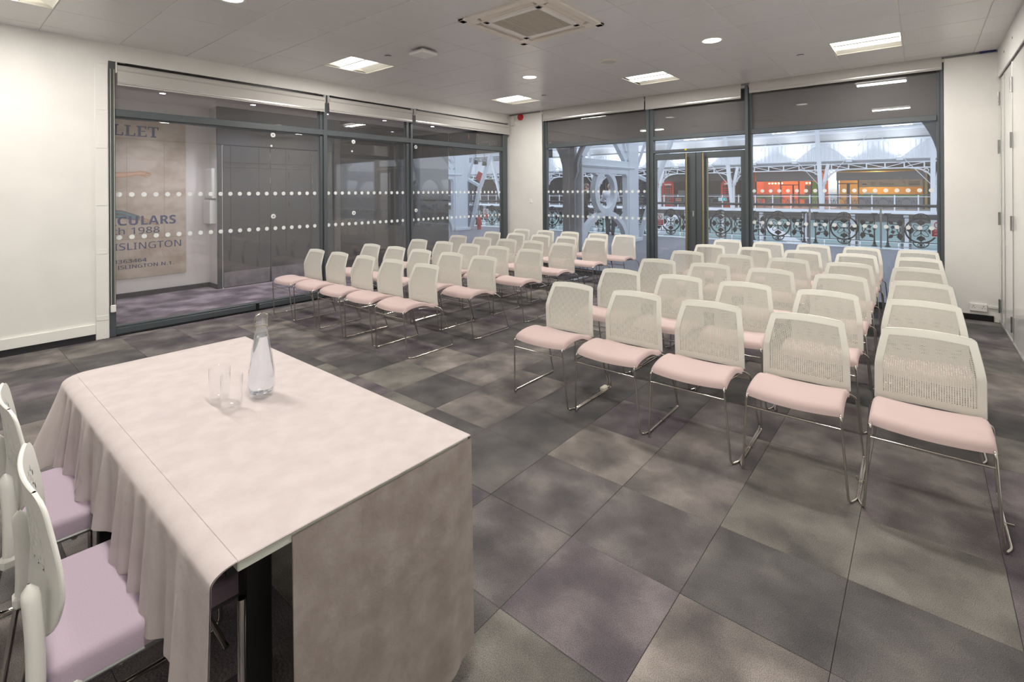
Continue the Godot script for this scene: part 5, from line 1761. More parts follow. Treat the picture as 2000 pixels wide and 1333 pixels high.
func make_portal(label: String) -> Node3D:
	var t := thing("iron_portal", label, "iron frame", Vector3(-0.1, 0, 0), 0.0, "cast-iron portals along the gallery")
	var near := MB.new()
	near.box(Vector3(-0.37, 0, -2.80), Vector3(-0.19, 3.05, -2.60), 0.006)
	near.box(Vector3(-0.20, 0, -2.78), Vector3(-0.06, 3.05, -2.66), 0.006)
	near.tube(PackedVector3Array([Vector3(-0.19, 0, -2.61), Vector3(-0.19, 3.05, -2.61)]), 0.018, 8)
	near.box(Vector3(-0.42, 0, -2.85), Vector3(0.0, 0.12, -2.57), 0.006)
	obj("near_column", near, M.iron_grey, t)
	# spandrels along the facade on both sides of the near column
	var sp := MB.new()
	sp.x = Transform3D(Basis(), Vector3(0, 0, -2.70))
	var left := PackedVector2Array([Vector2(-0.36, 1.55)])
	for k in 13:
		var a := deg_to_rad(lerpf(0.0, 62.0, k / 12.0))
		left.append(Vector2(-1.66 + 1.28 * cos(a), 1.75 + 1.45 * sin(a)))
	left.append(Vector2(-0.36, 3.03))
	sp.extrude(left, -0.05, 0.05)
	obj("spandrel", sp, M.iron_grey, t)
	var sp2 := MB.new()
	sp2.x = Transform3D(Basis(), Vector3(0, 0, -2.70))
	sp2.bar(arc2(Vector2(1.25, 1.95), 1.28, 1.15, 180, 105, 14), 0.08, -0.05, 0.05)
	sp2.extrude(PackedVector2Array([Vector2(-0.06, 1.72), Vector2(0.03, 1.95), Vector2(0.03, 2.15), Vector2(-0.06, 2.15)]), -0.05, 0.05)
	sp2.bar(PackedVector2Array([Vector2(0.02, 2.95), Vector2(1.0, 2.95)]), 0.08, -0.05, 0.05)
	sp2.bar(arc2(Vector2(0.20, 2.75), 0.1, 0.1, 0, 360, 16).slice(0, 16), 0.03, -0.04, 0.04, true)
	obj("spandrel", sp2, M.iron_grey, t)
	# ring and arch panel
	var pn := MB.new()
	pn.x = yz_frame(0.0)
	pn.bar(arc2(Vector2(4.03, 1.46), 0.53, 0.53, 0, 360, 56).slice(0, 56), 0.155, -0.075, 0.075, true)
	obj("ring", pn, M.iron_white, t)
	var ar := MB.new()
	ar.x = yz_frame(0.0)
	ar.bar(arc2(Vector2(4.03, 0.0), 1.185, 0.875, 0, 180, 48), 0.14, -0.07, 0.07)
	ar.cbox(Vector3(4.03, 0.90, 0), Vector3(0.34, 0.12, 0.138), 0.02)
	obj("arch", ar, M.iron_white, t)
	var fr := MB.new()
	fr.x = yz_frame(0.0)
	fr.box(Vector3(2.78, 0, -0.08), Vector3(2.87, 2.3, 0.08), 0.01)
	fr.box(Vector3(5.21, 0, -0.08), Vector3(5.30, 2.3, 0.08), 0.01)
	fr.box(Vector3(2.80, 1.93, -0.078), Vector3(5.28, 2.30, 0.078), 0.01)
	for e in [[2.86, 1.94, 1.0], [5.22, 1.94, -1.0]]:
		fr.extrude(PackedVector2Array([Vector2(e[0], e[1]), Vector2(e[0] + 0.09 * e[2], e[1]), Vector2(e[0], e[1] - 0.09)]), -0.07, 0.07)
	for q in [-1.0, 1.0]:
		fr.extrude(PackedVector2Array([Vector2(4.03 + q * 0.12, 1.935), Vector2(4.03 + q * 0.62, 1.935), Vector2(4.03 + q * 0.43, 1.87), Vector2(4.03 + q * 0.25, 1.93)]), -0.066, 0.066)
	obj("panel_frame", fr, M.iron_white, t)
	var co := MB.new()
	co.x = yz_frame(0.0)
	co.box(Vector3(2.74, 2.075, -0.11), Vector3(5.62, 2.10, 0.11), 0.006).box(Vector3(2.74, 2.10, -0.125), Vector3(5.62, 2.135, 0.125), 0.008)
	obj("cornice", co, M.iron_white, t)
	var dg := MB.new()
	dg.x = yz_frame(0.0)
	dg.bar(PackedVector2Array([Vector2(2.86, 2.32), Vector2(3.95, 3.32)]), 0.15, -0.06, 0.06)
	dg.bar(PackedVector2Array([Vector2(5.22, 2.32), Vector2(4.11, 3.32)]), 0.15, -0.0602, 0.0602)
	dg.box(Vector3(2.8, 3.28, -0.07), Vector3(6.0, 3.45, 0.07), 0.01)
	dg.bar(PackedVector2Array([Vector2(5.27, 2.6), Vector2(4.95, 3.28)]), 0.07, -0.04, 0.04)
	obj("diagonal", dg, M.iron_white, t)
	var fc := MB.new()
	fc.box(Vector3(-0.12, 0, -5.62), Vector3(0.10, 3.45, -5.28), 0.01)
	fc.box(Vector3(-0.16, 0, -5.98), Vector3(0.06, 3.45, -5.66), 0.01)
	fc.tube(PackedVector3Array([Vector3(0.0, 0, -5.64), Vector3(0.0, 3.45, -5.64)]), 0.09, 10)
	fc.box(Vector3(-0.2, 0, -6.06), Vector3(0.14, 0.10, -5.25), 0.008)
	obj("far_column", fc, M.iron_white, t)
	# raking arm and strut with a fretted screen on the hall side
	var st := MB.new()
	st.beam(Vector3(-0.30, 1.99, -6.30), Vector3(0.46, 1.66, -6.30), 0.11, 0.12, Vector3.UP, 0.008)
	st.beam(Vector3(0.42, 1.70, -6.30), Vector3(-0.08, 0.0, -6.30), 0.12, 0.14, Vector3.RIGHT, 0.008)
	st.beam(Vector3(0.44, 1.66, -6.30), Vector3(0.98, 3.3, -6.5), 0.10, 0.14, Vector3.RIGHT, 0.008)
	st.beam(Vector3(-0.24, 1.95, -6.30), Vector3(0.30, 3.4, -6.30), 0.06, 0.08, Vector3.RIGHT, 0.006)
	st.box(Vector3(-0.34, 0, -6.36), Vector3(-0.22, 3.45, -6.24), 0.008)
	obj("strut", st, M.iron_white, t)
	var scr := MB.new()
	scr.x = Transform3D(Basis(), Vector3(0, 0, -6.30))
	var rng := RandomNumberGenerator.new()
	rng.seed = 11
	for k in 26:
		var y := 0.08 + k * 0.067
		var w := lerpf(0.17, 0.52, y / 1.8)
		for q in 3:
			var xx := -0.21 + w * (q + 0.5) / 3.0
			scr.bar(arc2(Vector2(xx, y), w / 6.0, 0.035, rng.randf_range(0, 120), rng.randf_range(240, 380), 9), 0.018, -0.01, 0.01)
	scr.bar(PackedVector2Array([Vector2(-0.2, 0.03), Vector2(-0.2, 1.9)]), 0.02, -0.01, 0.01)
	obj("fretted_screen", scr, M.arc_dark, t)
	return t


# ---------------------------------------------------------------- people
# bones: [from, to, r0, r1]; the surface of their smooth union, as surface nets
func nets(bones: Array, cell: float, k := 0.04, mb: MB = null) -> MB:
	var lo := Vector3.ONE * 1e9
	var hi := -lo
	for b in bones:
		var r: float = maxf(b[2], b[3]) + cell * 2.5
		for p in [b[0], b[1]]:
			lo = lo.min(p - Vector3.ONE * r)
			hi = hi.max(p + Vector3.ONE * r)
	var nx := int((hi.x - lo.x) / cell) + 2
	var ny := int((hi.y - lo.y) / cell) + 2
	var nz := int((hi.z - lo.z) / cell) + 2
	var f := PackedFloat32Array()
	f.resize(nx * ny * nz)
	f.fill(1.0)
	for b in bones:
		var A: Vector3 = b[0]
		var B: Vector3 = b[1]
		var r0: float = b[2]
		var r1: float = b[3]
		var ab := B - A
		var l2 := maxf(ab.length_squared(), 1e-9)
		var pad := maxf(r0, r1) + k + cell * 2.0
		var i0 := ((A.min(B) - Vector3.ONE * pad - lo) / cell).floor()
		var i1 := ((A.max(B) + Vector3.ONE * pad - lo) / cell).ceil()
		for z in range(maxi(0, int(i0.z)), mini(nz - 1, int(i1.z)) + 1):
			for y in range(maxi(0, int(i0.y)), mini(ny - 1, int(i1.y)) + 1):
				for x in range(maxi(0, int(i0.x)), mini(nx - 1, int(i1.x)) + 1):
					var p := lo + Vector3(x, y, z) * cell
					var h := clampf((p - A).dot(ab) / l2, 0.0, 1.0)
					var d := p.distance_to(A + ab * h) - lerpf(r0, r1, h)
					var id := x + nx * (y + ny * z)
					var o := f[id]
					var q := maxf(k - absf(o - d), 0.0) / k
					f[id] = minf(o, d) - q * q * k * 0.25
	var vert := {}
	var pos := PackedVector3Array()
	var nor := PackedVector3Array()
	for z in nz - 1:
		for y in ny - 1:
			for x in nx - 1:
				var base := x + nx * (y + ny * z)
				var c := [f[base], f[base + 1], f[base + nx], f[base + nx + 1], f[base + nx * ny], f[base + nx * ny + 1], f[base + nx * ny + nx], f[base + nx * ny + nx + 1]]
				var inside := 0
				for e in c:
					if e < 0.0:
						inside += 1
				if inside == 0 or inside == 8:
					continue
				var s := Vector3.ZERO
				var cnt := 0
				for e in [[0, 1], [2, 3], [4, 5], [6, 7], [0, 2], [1, 3], [4, 6], [5, 7], [0, 4], [1, 5], [2, 6], [3, 7]]:
					var a: float = c[e[0]]
					var bb: float = c[e[1]]
					if (a < 0.0) != (bb < 0.0):
						var tt := a / (a - bb)
						var pa := Vector3(e[0] & 1, (e[0] >> 1) & 1, e[0] >> 2)
						var pb := Vector3(e[1] & 1, (e[1] >> 1) & 1, e[1] >> 2)
						s += pa.lerp(pb, tt)
						cnt += 1
				vert[base] = pos.size()
				pos.append(lo + (Vector3(x, y, z) + s / cnt) * cell)
				nor.append(Vector3(c[1] + c[3] + c[5] + c[7] - c[0] - c[2] - c[4] - c[6], c[2] + c[3] + c[6] + c[7] - c[0] - c[1] - c[4] - c[5], c[4] + c[5] + c[6] + c[7] - c[0] - c[1] - c[2] - c[3]).normalized())
	if mb == null:
		mb = MB.new()
	var sx := 1
	var sy := nx
	var sz := nx * ny
	for base in vert:
		for ax in 3:
			var st: int = [sx, sy, sz][ax]
			var u: int = [sy, sz, sx][ax]
			var w: int = [sz, sx, sy][ax]
			if (f[base] < 0.0) == (f[base + st] < 0.0):
				continue
			var q := [base, base - u, base - u - w, base - w]
			var ok := true
			for e in q:
				ok = ok and vert.has(e)
			if not ok:
				continue
			var i: int = vert[q[0]]
			var j: int = vert[q[1]]
			var l: int = vert[q[2]]
			var m: int = vert[q[3]]
			mb.tri(pos[i], pos[j], pos[l], nor[i], nor[j], nor[l])
			mb.tri(pos[i], pos[l], pos[m], nor[i], nor[l], nor[m])
	return mb


func hand_bones(wrist: Vector3, dir: Vector3, palm_n: Vector3) -> Array:
	var d := dir.normalized()
	var n := palm_n.normalized()
	var s := d.cross(n).normalized()
	var out := [[wrist, wrist + d * 0.085, 0.028, 0.03], [wrist + d * 0.05 - s * 0.02, wrist + d * 0.085 - s * 0.028, 0.02, 0.014], [wrist + d * 0.05 + s * 0.02, wrist + d * 0.085 + s * 0.028, 0.02, 0.014]]
	var lens := [0.062, 0.078, 0.084, 0.072]
	for k in 4:
		var b := wrist + d * 0.09 + s * (0.033 - k * 0.022)
		var m: Vector3 = b + d * lens[3 - k] * 0.55 + n * 0.012
		var e: Vector3 = m + d * lens[3 - k] * 0.35 + n * 0.028
		out.append([b, m, 0.0095, 0.0085])
		out.append([m, e, 0.0085, 0.0075])
	var tb := wrist + d * 0.03 + s * 0.03
	var tm := tb + d * 0.035 + s * 0.028 + n * 0.01
	out.append([tb, tm, 0.012, 0.0105])
	out.append([tm, tm + d * 0.032 + s * 0.006 + n * 0.012, 0.0105, 0.009])
	return out


func make_person(label: String, at: Vector3, turn: float, shirt: Material, trousers: Material, hair_full: bool, arm_up: bool) -> void:
	# local: facing +z, leaning on a rail at z 0.55, y 1.07
	var t := thing("person", label, "person", at, turn, "people leaning on the balustrade")
	var hipL := Vector3(0.09, 0.92, 0.0)
	var hipR := Vector3(-0.09, 0.92, 0.0)
	var kneeL := Vector3(0.11, 0.50, 0.05)
	var kneeR := Vector3(-0.10, 0.50, 0.10)
	var ankL := Vector3(0.11, 0.09, -0.04)
	var ankR := Vector3(-0.06, 0.09, 0.02)
	var chest := Vector3(0, 1.28, 0.10)
	var neck := Vector3(0, 1.46, 0.13)
	var headc := Vector3(0, 1.60, 0.17)
	var shL := Vector3(0.19, 1.40, 0.12)
	var shR := Vector3(-0.19, 1.40, 0.12)
	var elL := Vector3(0.26, 1.16, 0.30)
	var elR := Vector3(-0.26, 1.16, 0.30)
	var wrL := Vector3(0.16, 1.115, 0.53)
	var wrR := Vector3(-0.16, 1.115, 0.53)
	if arm_up:
		elL = Vector3(0.27, 1.13, 0.26)
		wrL = Vector3(0.36, 1.13, 0.50)
	var arms := [[shL, elL, 0.05, 0.042], [elL, wrL, 0.042, 0.028], [shR, elR, 0.05, 0.042], [elR, wrR, 0.042, 0.028]]
	var head := [[headc + Vector3(0, 0.02, -0.02), headc + Vector3(0, 0.045, 0.01), 0.088, 0.085], [headc + Vector3(0, -0.06, 0.035), headc + Vector3(0, -0.075, 0.055), 0.058, 0.042], [headc + Vector3(0, 0.0, 0.095), headc + Vector3(0, -0.025, 0.112), 0.013, 0.017],
		[neck + Vector3(0, -0.04, -0.01), headc + Vector3(0, -0.06, -0.005), 0.058, 0.055], [headc + Vector3(0.086, -0.02, 0.0), headc + Vector3(0.090, 0.02, -0.008), 0.012, 0.016], [headc + Vector3(-0.086, -0.02, 0.0), headc + Vector3(-0.090, 0.02, -0.008), 0.012, 0.016],
		[headc + Vector3(-0.03, 0.03, 0.078), headc + Vector3(0.03, 0.03, 0.078), 0.016, 0.016], [headc + Vector3(-0.02, -0.062, 0.088), headc + Vector3(0.02, -0.062, 0.088), 0.009, 0.009]]
	var body := [[hipL, kneeL, 0.082, 0.055], [kneeL, ankL, 0.055, 0.038], [hipR, kneeR, 0.082, 0.055], [kneeR, ankR, 0.055, 0.038], [Vector3(0, 0.95, 0), chest, 0.125, 0.13], [chest + Vector3(0.07, 0.05, 0), chest + Vector3(-0.07, 0.05, 0), 0.12, 0.12], [shL, shR, 0.06, 0.06], [chest, neck, 0.09, 0.055]]
	var mb := nets(body + arms + [head[3]], 0.022, 0.05)
	nets(head, 0.0085, 0.02, mb)
	nets(hand_bones(wrL, Vector3(-0.25 if not arm_up else 0.6, -0.1, 1.0), Vector3.DOWN), 0.0048, 0.008, mb)
	nets(hand_bones(wrR, Vector3(0.25, -0.1, 1.0), Vector3.DOWN), 0.0048, 0.008, mb)
	obj("body", mb, M.skin, t)
	var torso := [[Vector3(0, 0.90, 0.0), chest, 0.148, 0.150], [chest + Vector3(0.08, 0.05, 0), chest + Vector3(-0.08, 0.05, 0), 0.135, 0.135], [shL, shR, 0.075, 0.075], [shL, elL, 0.068, 0.056], [shR, elR, 0.068, 0.056]]
	if not arm_up:
		torso += [[elL, wrL.lerp(elL, 0.1), 0.056, 0.04], [elR, wrR.lerp(elR, 0.1), 0.056, 0.04]]
	obj("shirt", nets(torso, 0.02, 0.05), shirt, t)
	obj("trousers", nets([[Vector3(0.03, 0.93, 0), Vector3(-0.03, 0.93, 0), 0.142, 0.142], [hipL, kneeL, 0.10, 0.072], [kneeL, ankL, 0.072, 0.06], [hipR, kneeR, 0.10, 0.072], [kneeR, ankR, 0.072, 0.06]], 0.022, 0.04), trousers, t)
	for a in [ankL, ankR]:
		obj("shoe", nets([[Vector3(a.x, 0.05, a.z - 0.04), Vector3(a.x, 0.045, a.z + 0.16), 0.048, 0.038]], 0.014, 0.01), M.black, t)
	var hr := [[headc + Vector3(0, 0.03, -0.05), headc + Vector3(0, -0.03, -0.055), 0.068, 0.052]]
	if hair_full:
		hr += [[headc + Vector3(0, 0.06, -0.02), headc + Vector3(0, 0.085, 0.03), 0.082, 0.06], [headc + Vector3(0.05, 0.03, 0), headc + Vector3(-0.05, 0.03, 0), 0.062, 0.062]]
	else:
		hr += [[headc + Vector3(0.075, 0.02, -0.02), headc + Vector3(0.078, -0.02, -0.02), 0.024, 0.018], [headc + Vector3(-0.075, 0.02, -0.02), headc + Vector3(-0.078, -0.02, -0.02), 0.024, 0.018]]
	obj("hair", nets(hr, 0.012, 0.02), M.hair, t)


func build_people() -> void:
	make_person("person in a white shirt and dark trousers leaning on the handrail, seen through the iron ring", Vector3(-1.55, 0, -7.06), PI + 0.55, M.shirt, M.trousers, false, false)
	make_person("person in a dark t-shirt leaning on the handrail, half hidden by the iron frame", Vector3(-2.60, 0, -7.02), PI - 0.25, M.tee, M.trouser_black, true, true)


# ---------------------------------------------------------------- hall beyond
func build_hall() -> void:
	var Z := -36.0
	struct("floor", "pale hall floor far below the galleries", "floor", MB.new().box(Vector3(-60, -5.3, -44), Vector3(30, -5.0, -7.8)), mat(Color8(190, 194, 198), 0.5))
	struct("floor", "white edged floor slab of the opposite gallery", "floor", MB.new().box(Vector3(-60, -0.24, -42), Vector3(30, 0.0, Z + 0.15), 0.01), M.arc_white)
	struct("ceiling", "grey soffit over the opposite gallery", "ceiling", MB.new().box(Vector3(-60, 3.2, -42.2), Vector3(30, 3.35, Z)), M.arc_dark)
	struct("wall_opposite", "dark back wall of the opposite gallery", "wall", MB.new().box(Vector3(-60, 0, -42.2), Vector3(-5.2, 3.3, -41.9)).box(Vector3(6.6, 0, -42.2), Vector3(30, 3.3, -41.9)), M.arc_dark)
	# gutter beam, corrugated cladding, upper band, pipe, roof edge
	struct("trim_4", "grey gutter beam over the opposite gallery", "beam", MB.new().box(Vector3(-60, 3.42, Z - 0.3), Vector3(30, 3.60, Z + 0.05), 0.01).box(Vector3(-60, 3.60, Z - 0.3), Vector3(30, 3.70, Z + 0.18), 0.01), M.arc_white)
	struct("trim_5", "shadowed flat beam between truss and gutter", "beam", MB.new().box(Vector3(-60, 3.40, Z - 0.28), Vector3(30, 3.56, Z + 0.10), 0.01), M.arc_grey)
	var cor := struct("wall_cladding", "white corrugated cladding above the opposite gallery", "cladding")
	var sheet := MB.new()
	var pitch := 0.27
	var prof := []
	var x := -46.0
	while x < 14.0:
		prof += [Vector2(x, 0), Vector2(x + 0.09, 0), Vector2(x + 0.115, 0.055), Vector2(x + 0.215, 0.055)]
		x += pitch
	for i in prof.size() - 1:
		var a: Vector2 = prof[i]
		var b: Vector2 = prof[i + 1]
		var nn := Vector3(-(b.y - a.y), 0, b.x - a.x).normalized()
		sheet.quadn(Vector3(a.x, 3.68, Z - 0.25 + a.y), Vector3(b.x, 3.68, Z - 0.25 + b.y), Vector3(b.x, 4.95, Z - 0.25 + b.y), Vector3(a.x, 4.95, Z - 0.25 + a.y), nn)
	sheet.box(Vector3(-46, 3.68, Z - 0.35), Vector3(14, 4.95, Z - 0.26))
	var sh := obj("corrugated_sheet", sheet, M.arc_white, cor)
	sh.set_meta("kind", "stuff")
	var sheet2 := MB.new()
	x = -46.0
	while x < 14.0:
		for e in [[0.0, 0.02, 0.07, 0.02], [0.07, 0.02, 0.09, 0.0], [0.09, 0.0, 0.16, 0.0], [0.16, 0.0, 0.18, 0.02]]:
			var nn := Vector3(-(e[3] - e[1]), -0.5, e[2] - e[0]).normalized()
			sheet2.quadn(Vector3(x + e[0], 5.04, Z - 0.15 + e[1]), Vector3(x + e[2], 5.04, Z - 0.15 + e[3]), Vector3(x + e[2], 5.72, Z + 0.55 + e[3]), Vector3(x + e[0], 5.72, Z + 0.55 + e[1]), nn)
		x += 0.18
	sheet2.quadn(Vector3(-46, 5.04, Z - 0.17), Vector3(14, 5.04, Z - 0.17), Vector3(14, 5.72, Z + 0.53), Vector3(-46, 5.72, Z + 0.53), Vector3(0, 0.6, -0.7))
	sh = obj("corrugated_soffit", sheet2, mat(Color8(206, 208, 210), 0.6), cor)
	sh.set_meta("kind", "stuff")
	struct("trim_6", "pale flat beam over the corrugated cladding", "beam", MB.new().box(Vector3(-46, 4.93, Z - 0.25), Vector3(14, 5.05, Z + 0.02), 0.01), M.arc_white)
	struct("trim_7", "white pipe along the edge of the hall roof", "pipe", MB.new().tube(PackedVector3Array([Vector3(-46, 5.72, Z + 0.72), Vector3(14, 5.72, Z + 0.72)]), 0.13, 14), M.arc_white)
	var rf := MB.new()
	for k in 9:
		rf.box(Vector3(-46, 5.84 + k * 0.24, Z + 0.72 + k * 0.42), Vector3(14, 5.90 + k * 0.24, Z + 1.16 + k * 0.42), 0.008)
		rf.box(Vector3(-46, 5.90 + k * 0.24, Z + 1.10 + k * 0.42), Vector3(14, 6.08 + k * 0.24, Z + 1.15 + k * 0.42))
	struct("roof", "white ribbed edge of the hall roof", "roof", rf, M.arc_white)

	# columns with trusses between
	var cl := thing("hall_column", "column", "column", Vector3.ZERO, 0.0, "raking white columns of the opposite gallery")
	var body := MB.new()
	body.beam(Vector3(0, -0.1, 0.1), Vector3(0, 5.75, 2.15), 0.26, 0.30, Vector3.RIGHT, 0.01)
	body.beam(Vector3(0.2, 1.9, 0.4), Vector3(0.42, 3.4, 0.1), 0.22, 0.24, Vector3.RIGHT, 0.01)
	body.beam(Vector3(0.10, -0.1, 0.12), Vector3(0.2, 2.1, 0.45), 0.12, 0.3, Vector3.RIGHT, 0.01)
	obj("shaft", body, M.arc_white, cl)
	var arcs := MB.new()
	for s in [-1.0, 1.0]:
		arcs.bar(arc2(Vector2(s * 1.35 + 0.15, 2.15), 1.15, 0.80, 180 if s > 0 else 0, 90, 12), 0.09, 0.05, 0.16)
		arcs.bar(arc2(Vector2(s * 0.48 + 0.15, 2.76), 0.13, 0.13, 0, 360, 16).slice(0, 16), 0.05, 0.05, 0.16, true)
	obj("spandrel", arcs, M.arc_white, cl)
	var rod := MB.new()
	for s in [-1.0, 1.0]:
		rod.tube(PackedVector3Array([Vector3(s * 0.1, 1.82, 0.6), Vector3(s * 2.9, 5.35, 0.75)]), 0.022, 6)
		rod.tube(PackedVector3Array([Vector3(s * 0.2, 4.85, 0.35), Vector3(s * 1.75, 3.72, 0.25)]), 0.045, 6)
	obj("tie_rod", rod, M.arc_white, cl)
	obj("node", MB.new().lathe(Vector3(0, 1.72, 0.62), PackedVector2Array([Vector2(0, 0), Vector2(0.10, 0.02), Vector2(0.16, 0.1), Vector2(0.10, 0.18), Vector2(0, 0.2)]), 14), M.arc_dark, cl)
	var ord := ["first", "second", "third", "fourth", "fifth", "sixth", "seventh", "eighth"]
	for k in 8:
		var lab := "raking white column of the opposite gallery, %s from the partition side" % ord[k]
		if k == 0:
			cl.position = Vector3(6.95, 0, Z)
			cl.set_meta("label", lab)
		else:
			dup(cl, Vector3(6.95 - 6.37 * k, 0, Z), 0.0, lab)
	var tr := thing("roof_truss", "truss", "truss", Vector3.ZERO, 0.0, "white lattice trusses of the opposite gallery")
	var L := 6.37
	obj("top_chord", MB.new().box(Vector3(0.2, 3.33, -0.05), Vector3(L, 3.40, 0.05), 0.005), M.arc_white, tr)
	obj("bottom_chord", MB.new().box(Vector3(0.2, 2.93, -0.05), Vector3(L, 3.01, 0.05), 0.005), M.arc_white, tr)
	for k in 6:
		var xx := L * (k + 0.5) / 6.0 + 0.1
		obj("vertical", MB.new().box(Vector3(xx - 0.04, 3.0, -0.04), Vector3(xx + 0.04, 3.34, 0.04), 0.004), M.arc_white, tr)
		var up := k >= 3
		if k < 5:
			obj("diagonal", MB.new().beam(Vector3(xx, 3.02 if up else 3.33, 0), Vector3(xx + L / 6.0, 3.33 if up else 3.02, 0), 0.05, 0.05, Vector3.UP), M.arc_white, tr)
	for k in 7:
		var lab := "white lattice truss, %s bay of the opposite gallery from the partition side" % ord[k]
		var at := Vector3(6.95 - 6.37 * (k + 1), 0, Z + 0.1)
		if k == 0:
			tr.position = at
			tr.set_meta("label", lab)
		else:
			dup(tr, at, 0.0, lab)
	# floodlights that wash the cladding
	var fl := thing("flood_light", "lamp", "floodlight", Vector3.ZERO, 0.0, "floodlights under the corrugated cladding")
	obj("lamp_box", MB.new().box(Vector3(-0.19, -0.12, -0.10), Vector3(0.19, 0.12, 0.10), 0.02), M.arc_white, fl)
	obj("lamp_glass", MB.new().box(Vector3(-0.15, 0.118, -0.08), Vector3(0.15, 0.126, 0.08)), glow(Color(0.95, 0.97, 1.0), 6.0), fl)
	obj("stirrup", MB.new().tube(fillet([Vector3(-0.21, 0, 0), Vector3(-0.21, 0.0, -0.25), Vector3(0.21, 0.0, -0.25), Vector3(0.21, 0, 0)], 0.05), 0.015, 6), M.arc_grey, fl)
	spot(Vector3(0, 0.16, 0), Vector3(0, 1, -0.45), 62.0, 1.6, Color(0.95, 0.97, 1.0), 0.15, fl)
	var n := 0
	for k in 5:
		for s in [1.75, 4.65]:
			var at := Vector3(6.95 - 6.37 * (k + 1) + s, 3.60, Z + 0.55)
			var lab := "white floodlight, %s cladding bay from the partition side, on its %s half" % [ord[k], "farther" if s < 2.0 else "nearer"]
			if n == 0:
				fl.position = at
				fl.set_meta("label", lab)
			else:
				dup(fl, at, 0.0, lab)
			n += 1

	# opposite balustrade
	tag(obj("handrail", MB.new().tube(PackedVector3Array([Vector3(-46, 1.10, Z + 0.1), Vector3(14, 1.10, Z + 0.1)]), 0.04, 8), mat(Color8(90, 92, 98), 0.4)), "grey handrail of the opposite gallery", "handrail")
	tag(obj("white_rail", MB.new().box(Vector3(-46, 0.94, Z + 0.07), Vector3(14, 0.99, Z + 0.12), 0.01), M.arc_white), "white rail below the grey handrail of the opposite gallery", "rail")
	var po := MB.new().box(Vector3(-0.04, -0.02, -0.04), Vector3(0.04, 1.08, 0.04), 0.008).mesh()
	for k in range(0, 38):
		var o := obj("railing_post", po, M.arc_white)
		o.position = Vector3(6.2 - 1.28 * k, 0, Z + 0.1)
		tag(o, "white post of the opposite gallery railing", "post", "white railing posts of the opposite gallery")
	var ip := thing("iron_balustrade", "panel", "balustrade panel", Vector3.ZERO, 0.0, "grey iron panels of the opposite balustrade")
	_iron_panel(ip, mat(Color8(96, 100, 108), 0.5), false)
	for k in 19:
		var lab := "grey iron panel set in the opposite gallery balustrade"
		var at := Vector3(5.56 - 1.28 * k, 0.02, Z - 0.05)
		if k == 0:
			ip.position = at
			ip.set_meta("label", lab)
		else:
			dup(ip, at, 0.0, lab)
	# information boards and exit sign on that railing
	for e in [[-10.35, "dark blue information board on the opposite railing beside the first phone box"], [-8.0, "dark blue information board on the opposite railing beside the exit sign"]]:
		var bd := thing("info_board", e[1], "sign", Vector3(e[0], 0.42, Z + 0.2), 0.0, "information boards on the opposite railing")
		obj("plate", MB.new().box(Vector3(-0.45, 0, -0.02), Vector3(0.45, 0.48, 0.0), 0.005), M.navy, bd)
		for y in [0.30, 0.20, 0.10]:
			obj("text_line", MB.new().box(Vector3(-0.28, y, 0.0), Vector3(0.28, y + 0.05, 0.004)), mat(Color8(200, 140, 110), 0.6), bd)
	var xs := thing("exit_sign", "teal exit sign with a running figure and arrow on the opposite railing", "sign", Vector3(-6.56, 0.575, Z + 0.25))
	obj("plate", MB.new().box(Vector3(-0.33, 0, -0.03), Vector3(0.33, 0.285, 0.0), 0.005), mat(Color8(226, 240, 240), 0.4), xs)
	obj("teal_panel", MB.new().box(Vector3(-0.03, 0.015, 0.0), Vector3(0.315, 0.27, 0.006)), mat(Color8(0, 182, 186), 0.4), xs)
	obj("arrow", MB.new().extrude(PackedVector2Array([Vector2(0.14, 0.06), Vector2(0.22, 0.14), Vector2(0.165, 0.14), Vector2(0.165, 0.23), Vector2(0.115, 0.23), Vector2(0.115, 0.14), Vector2(0.06, 0.14)]), 0.006, 0.012), M.white, xs)
	var rm := MB.new().disc(Vector3(-0.18, 0.225, 0.0), Vector3.BACK, 0.022, 0.005, 12)
	rm.bar(PackedVector2Array([Vector2(-0.19, 0.20), Vector2(-0.205, 0.13), Vector2(-0.16, 0.09), Vector2(-0.165, 0.04)]), 0.03, 0.0, 0.006)
	rm.bar(PackedVector2Array([Vector2(-0.205, 0.13), Vector2(-0.235, 0.09), Vector2(-0.27, 0.08)]), 0.026, 0.0, 0.006)
	rm.bar(PackedVector2Array([Vector2(-0.15, 0.16), Vector2(-0.19, 0.185), Vector2(-0.235, 0.165)]), 0.02, 0.0, 0.006)
	obj("running_figure", rm, mat(Color8(0, 182, 186), 0.4), xs)

	phone_box("red phone box at the end of the opposite gallery shown through the door leaf nearest the portal", Vector3(-12.0, 0, -37.5), 0.35)
	dup(get_node("phone_box"), Vector3(-6.65, 0, -37.5), 0.35, "red phone box beside the raking column behind the exit sign")
	shops()
	# lower storey glimpsed through the near balustrade
	var lw := struct("wall_lower", "lower storey of glazed shopfronts under the opposite gallery", "wall")
	obj("back", MB.new().box(Vector3(-46, -5, -41), Vector3(14, -0.24, -40.5)), mat(Color8(188, 192, 196), 0.5), lw)
	obj("dark_fascia", MB.new().box(Vector3(-46, -0.95, -38.4), Vector3(14, -0.42, -38.2), 0.01), M.arc_dark, lw)
	for k in 16:
		obj("glass_pane", MB.new().box(Vector3(9.0 - 3.2 * k, -3.6, -38.3), Vector3(11.6 - 3.2 * k, -0.95, -38.25)), M.teal, lw)
		obj("column", MB.new().box(Vector3(8.55 - 3.2 * k, -5, -38.3), Vector3(8.85 - 3.2 * k, -0.4, -38.0), 0.01), M.arc_white, lw)
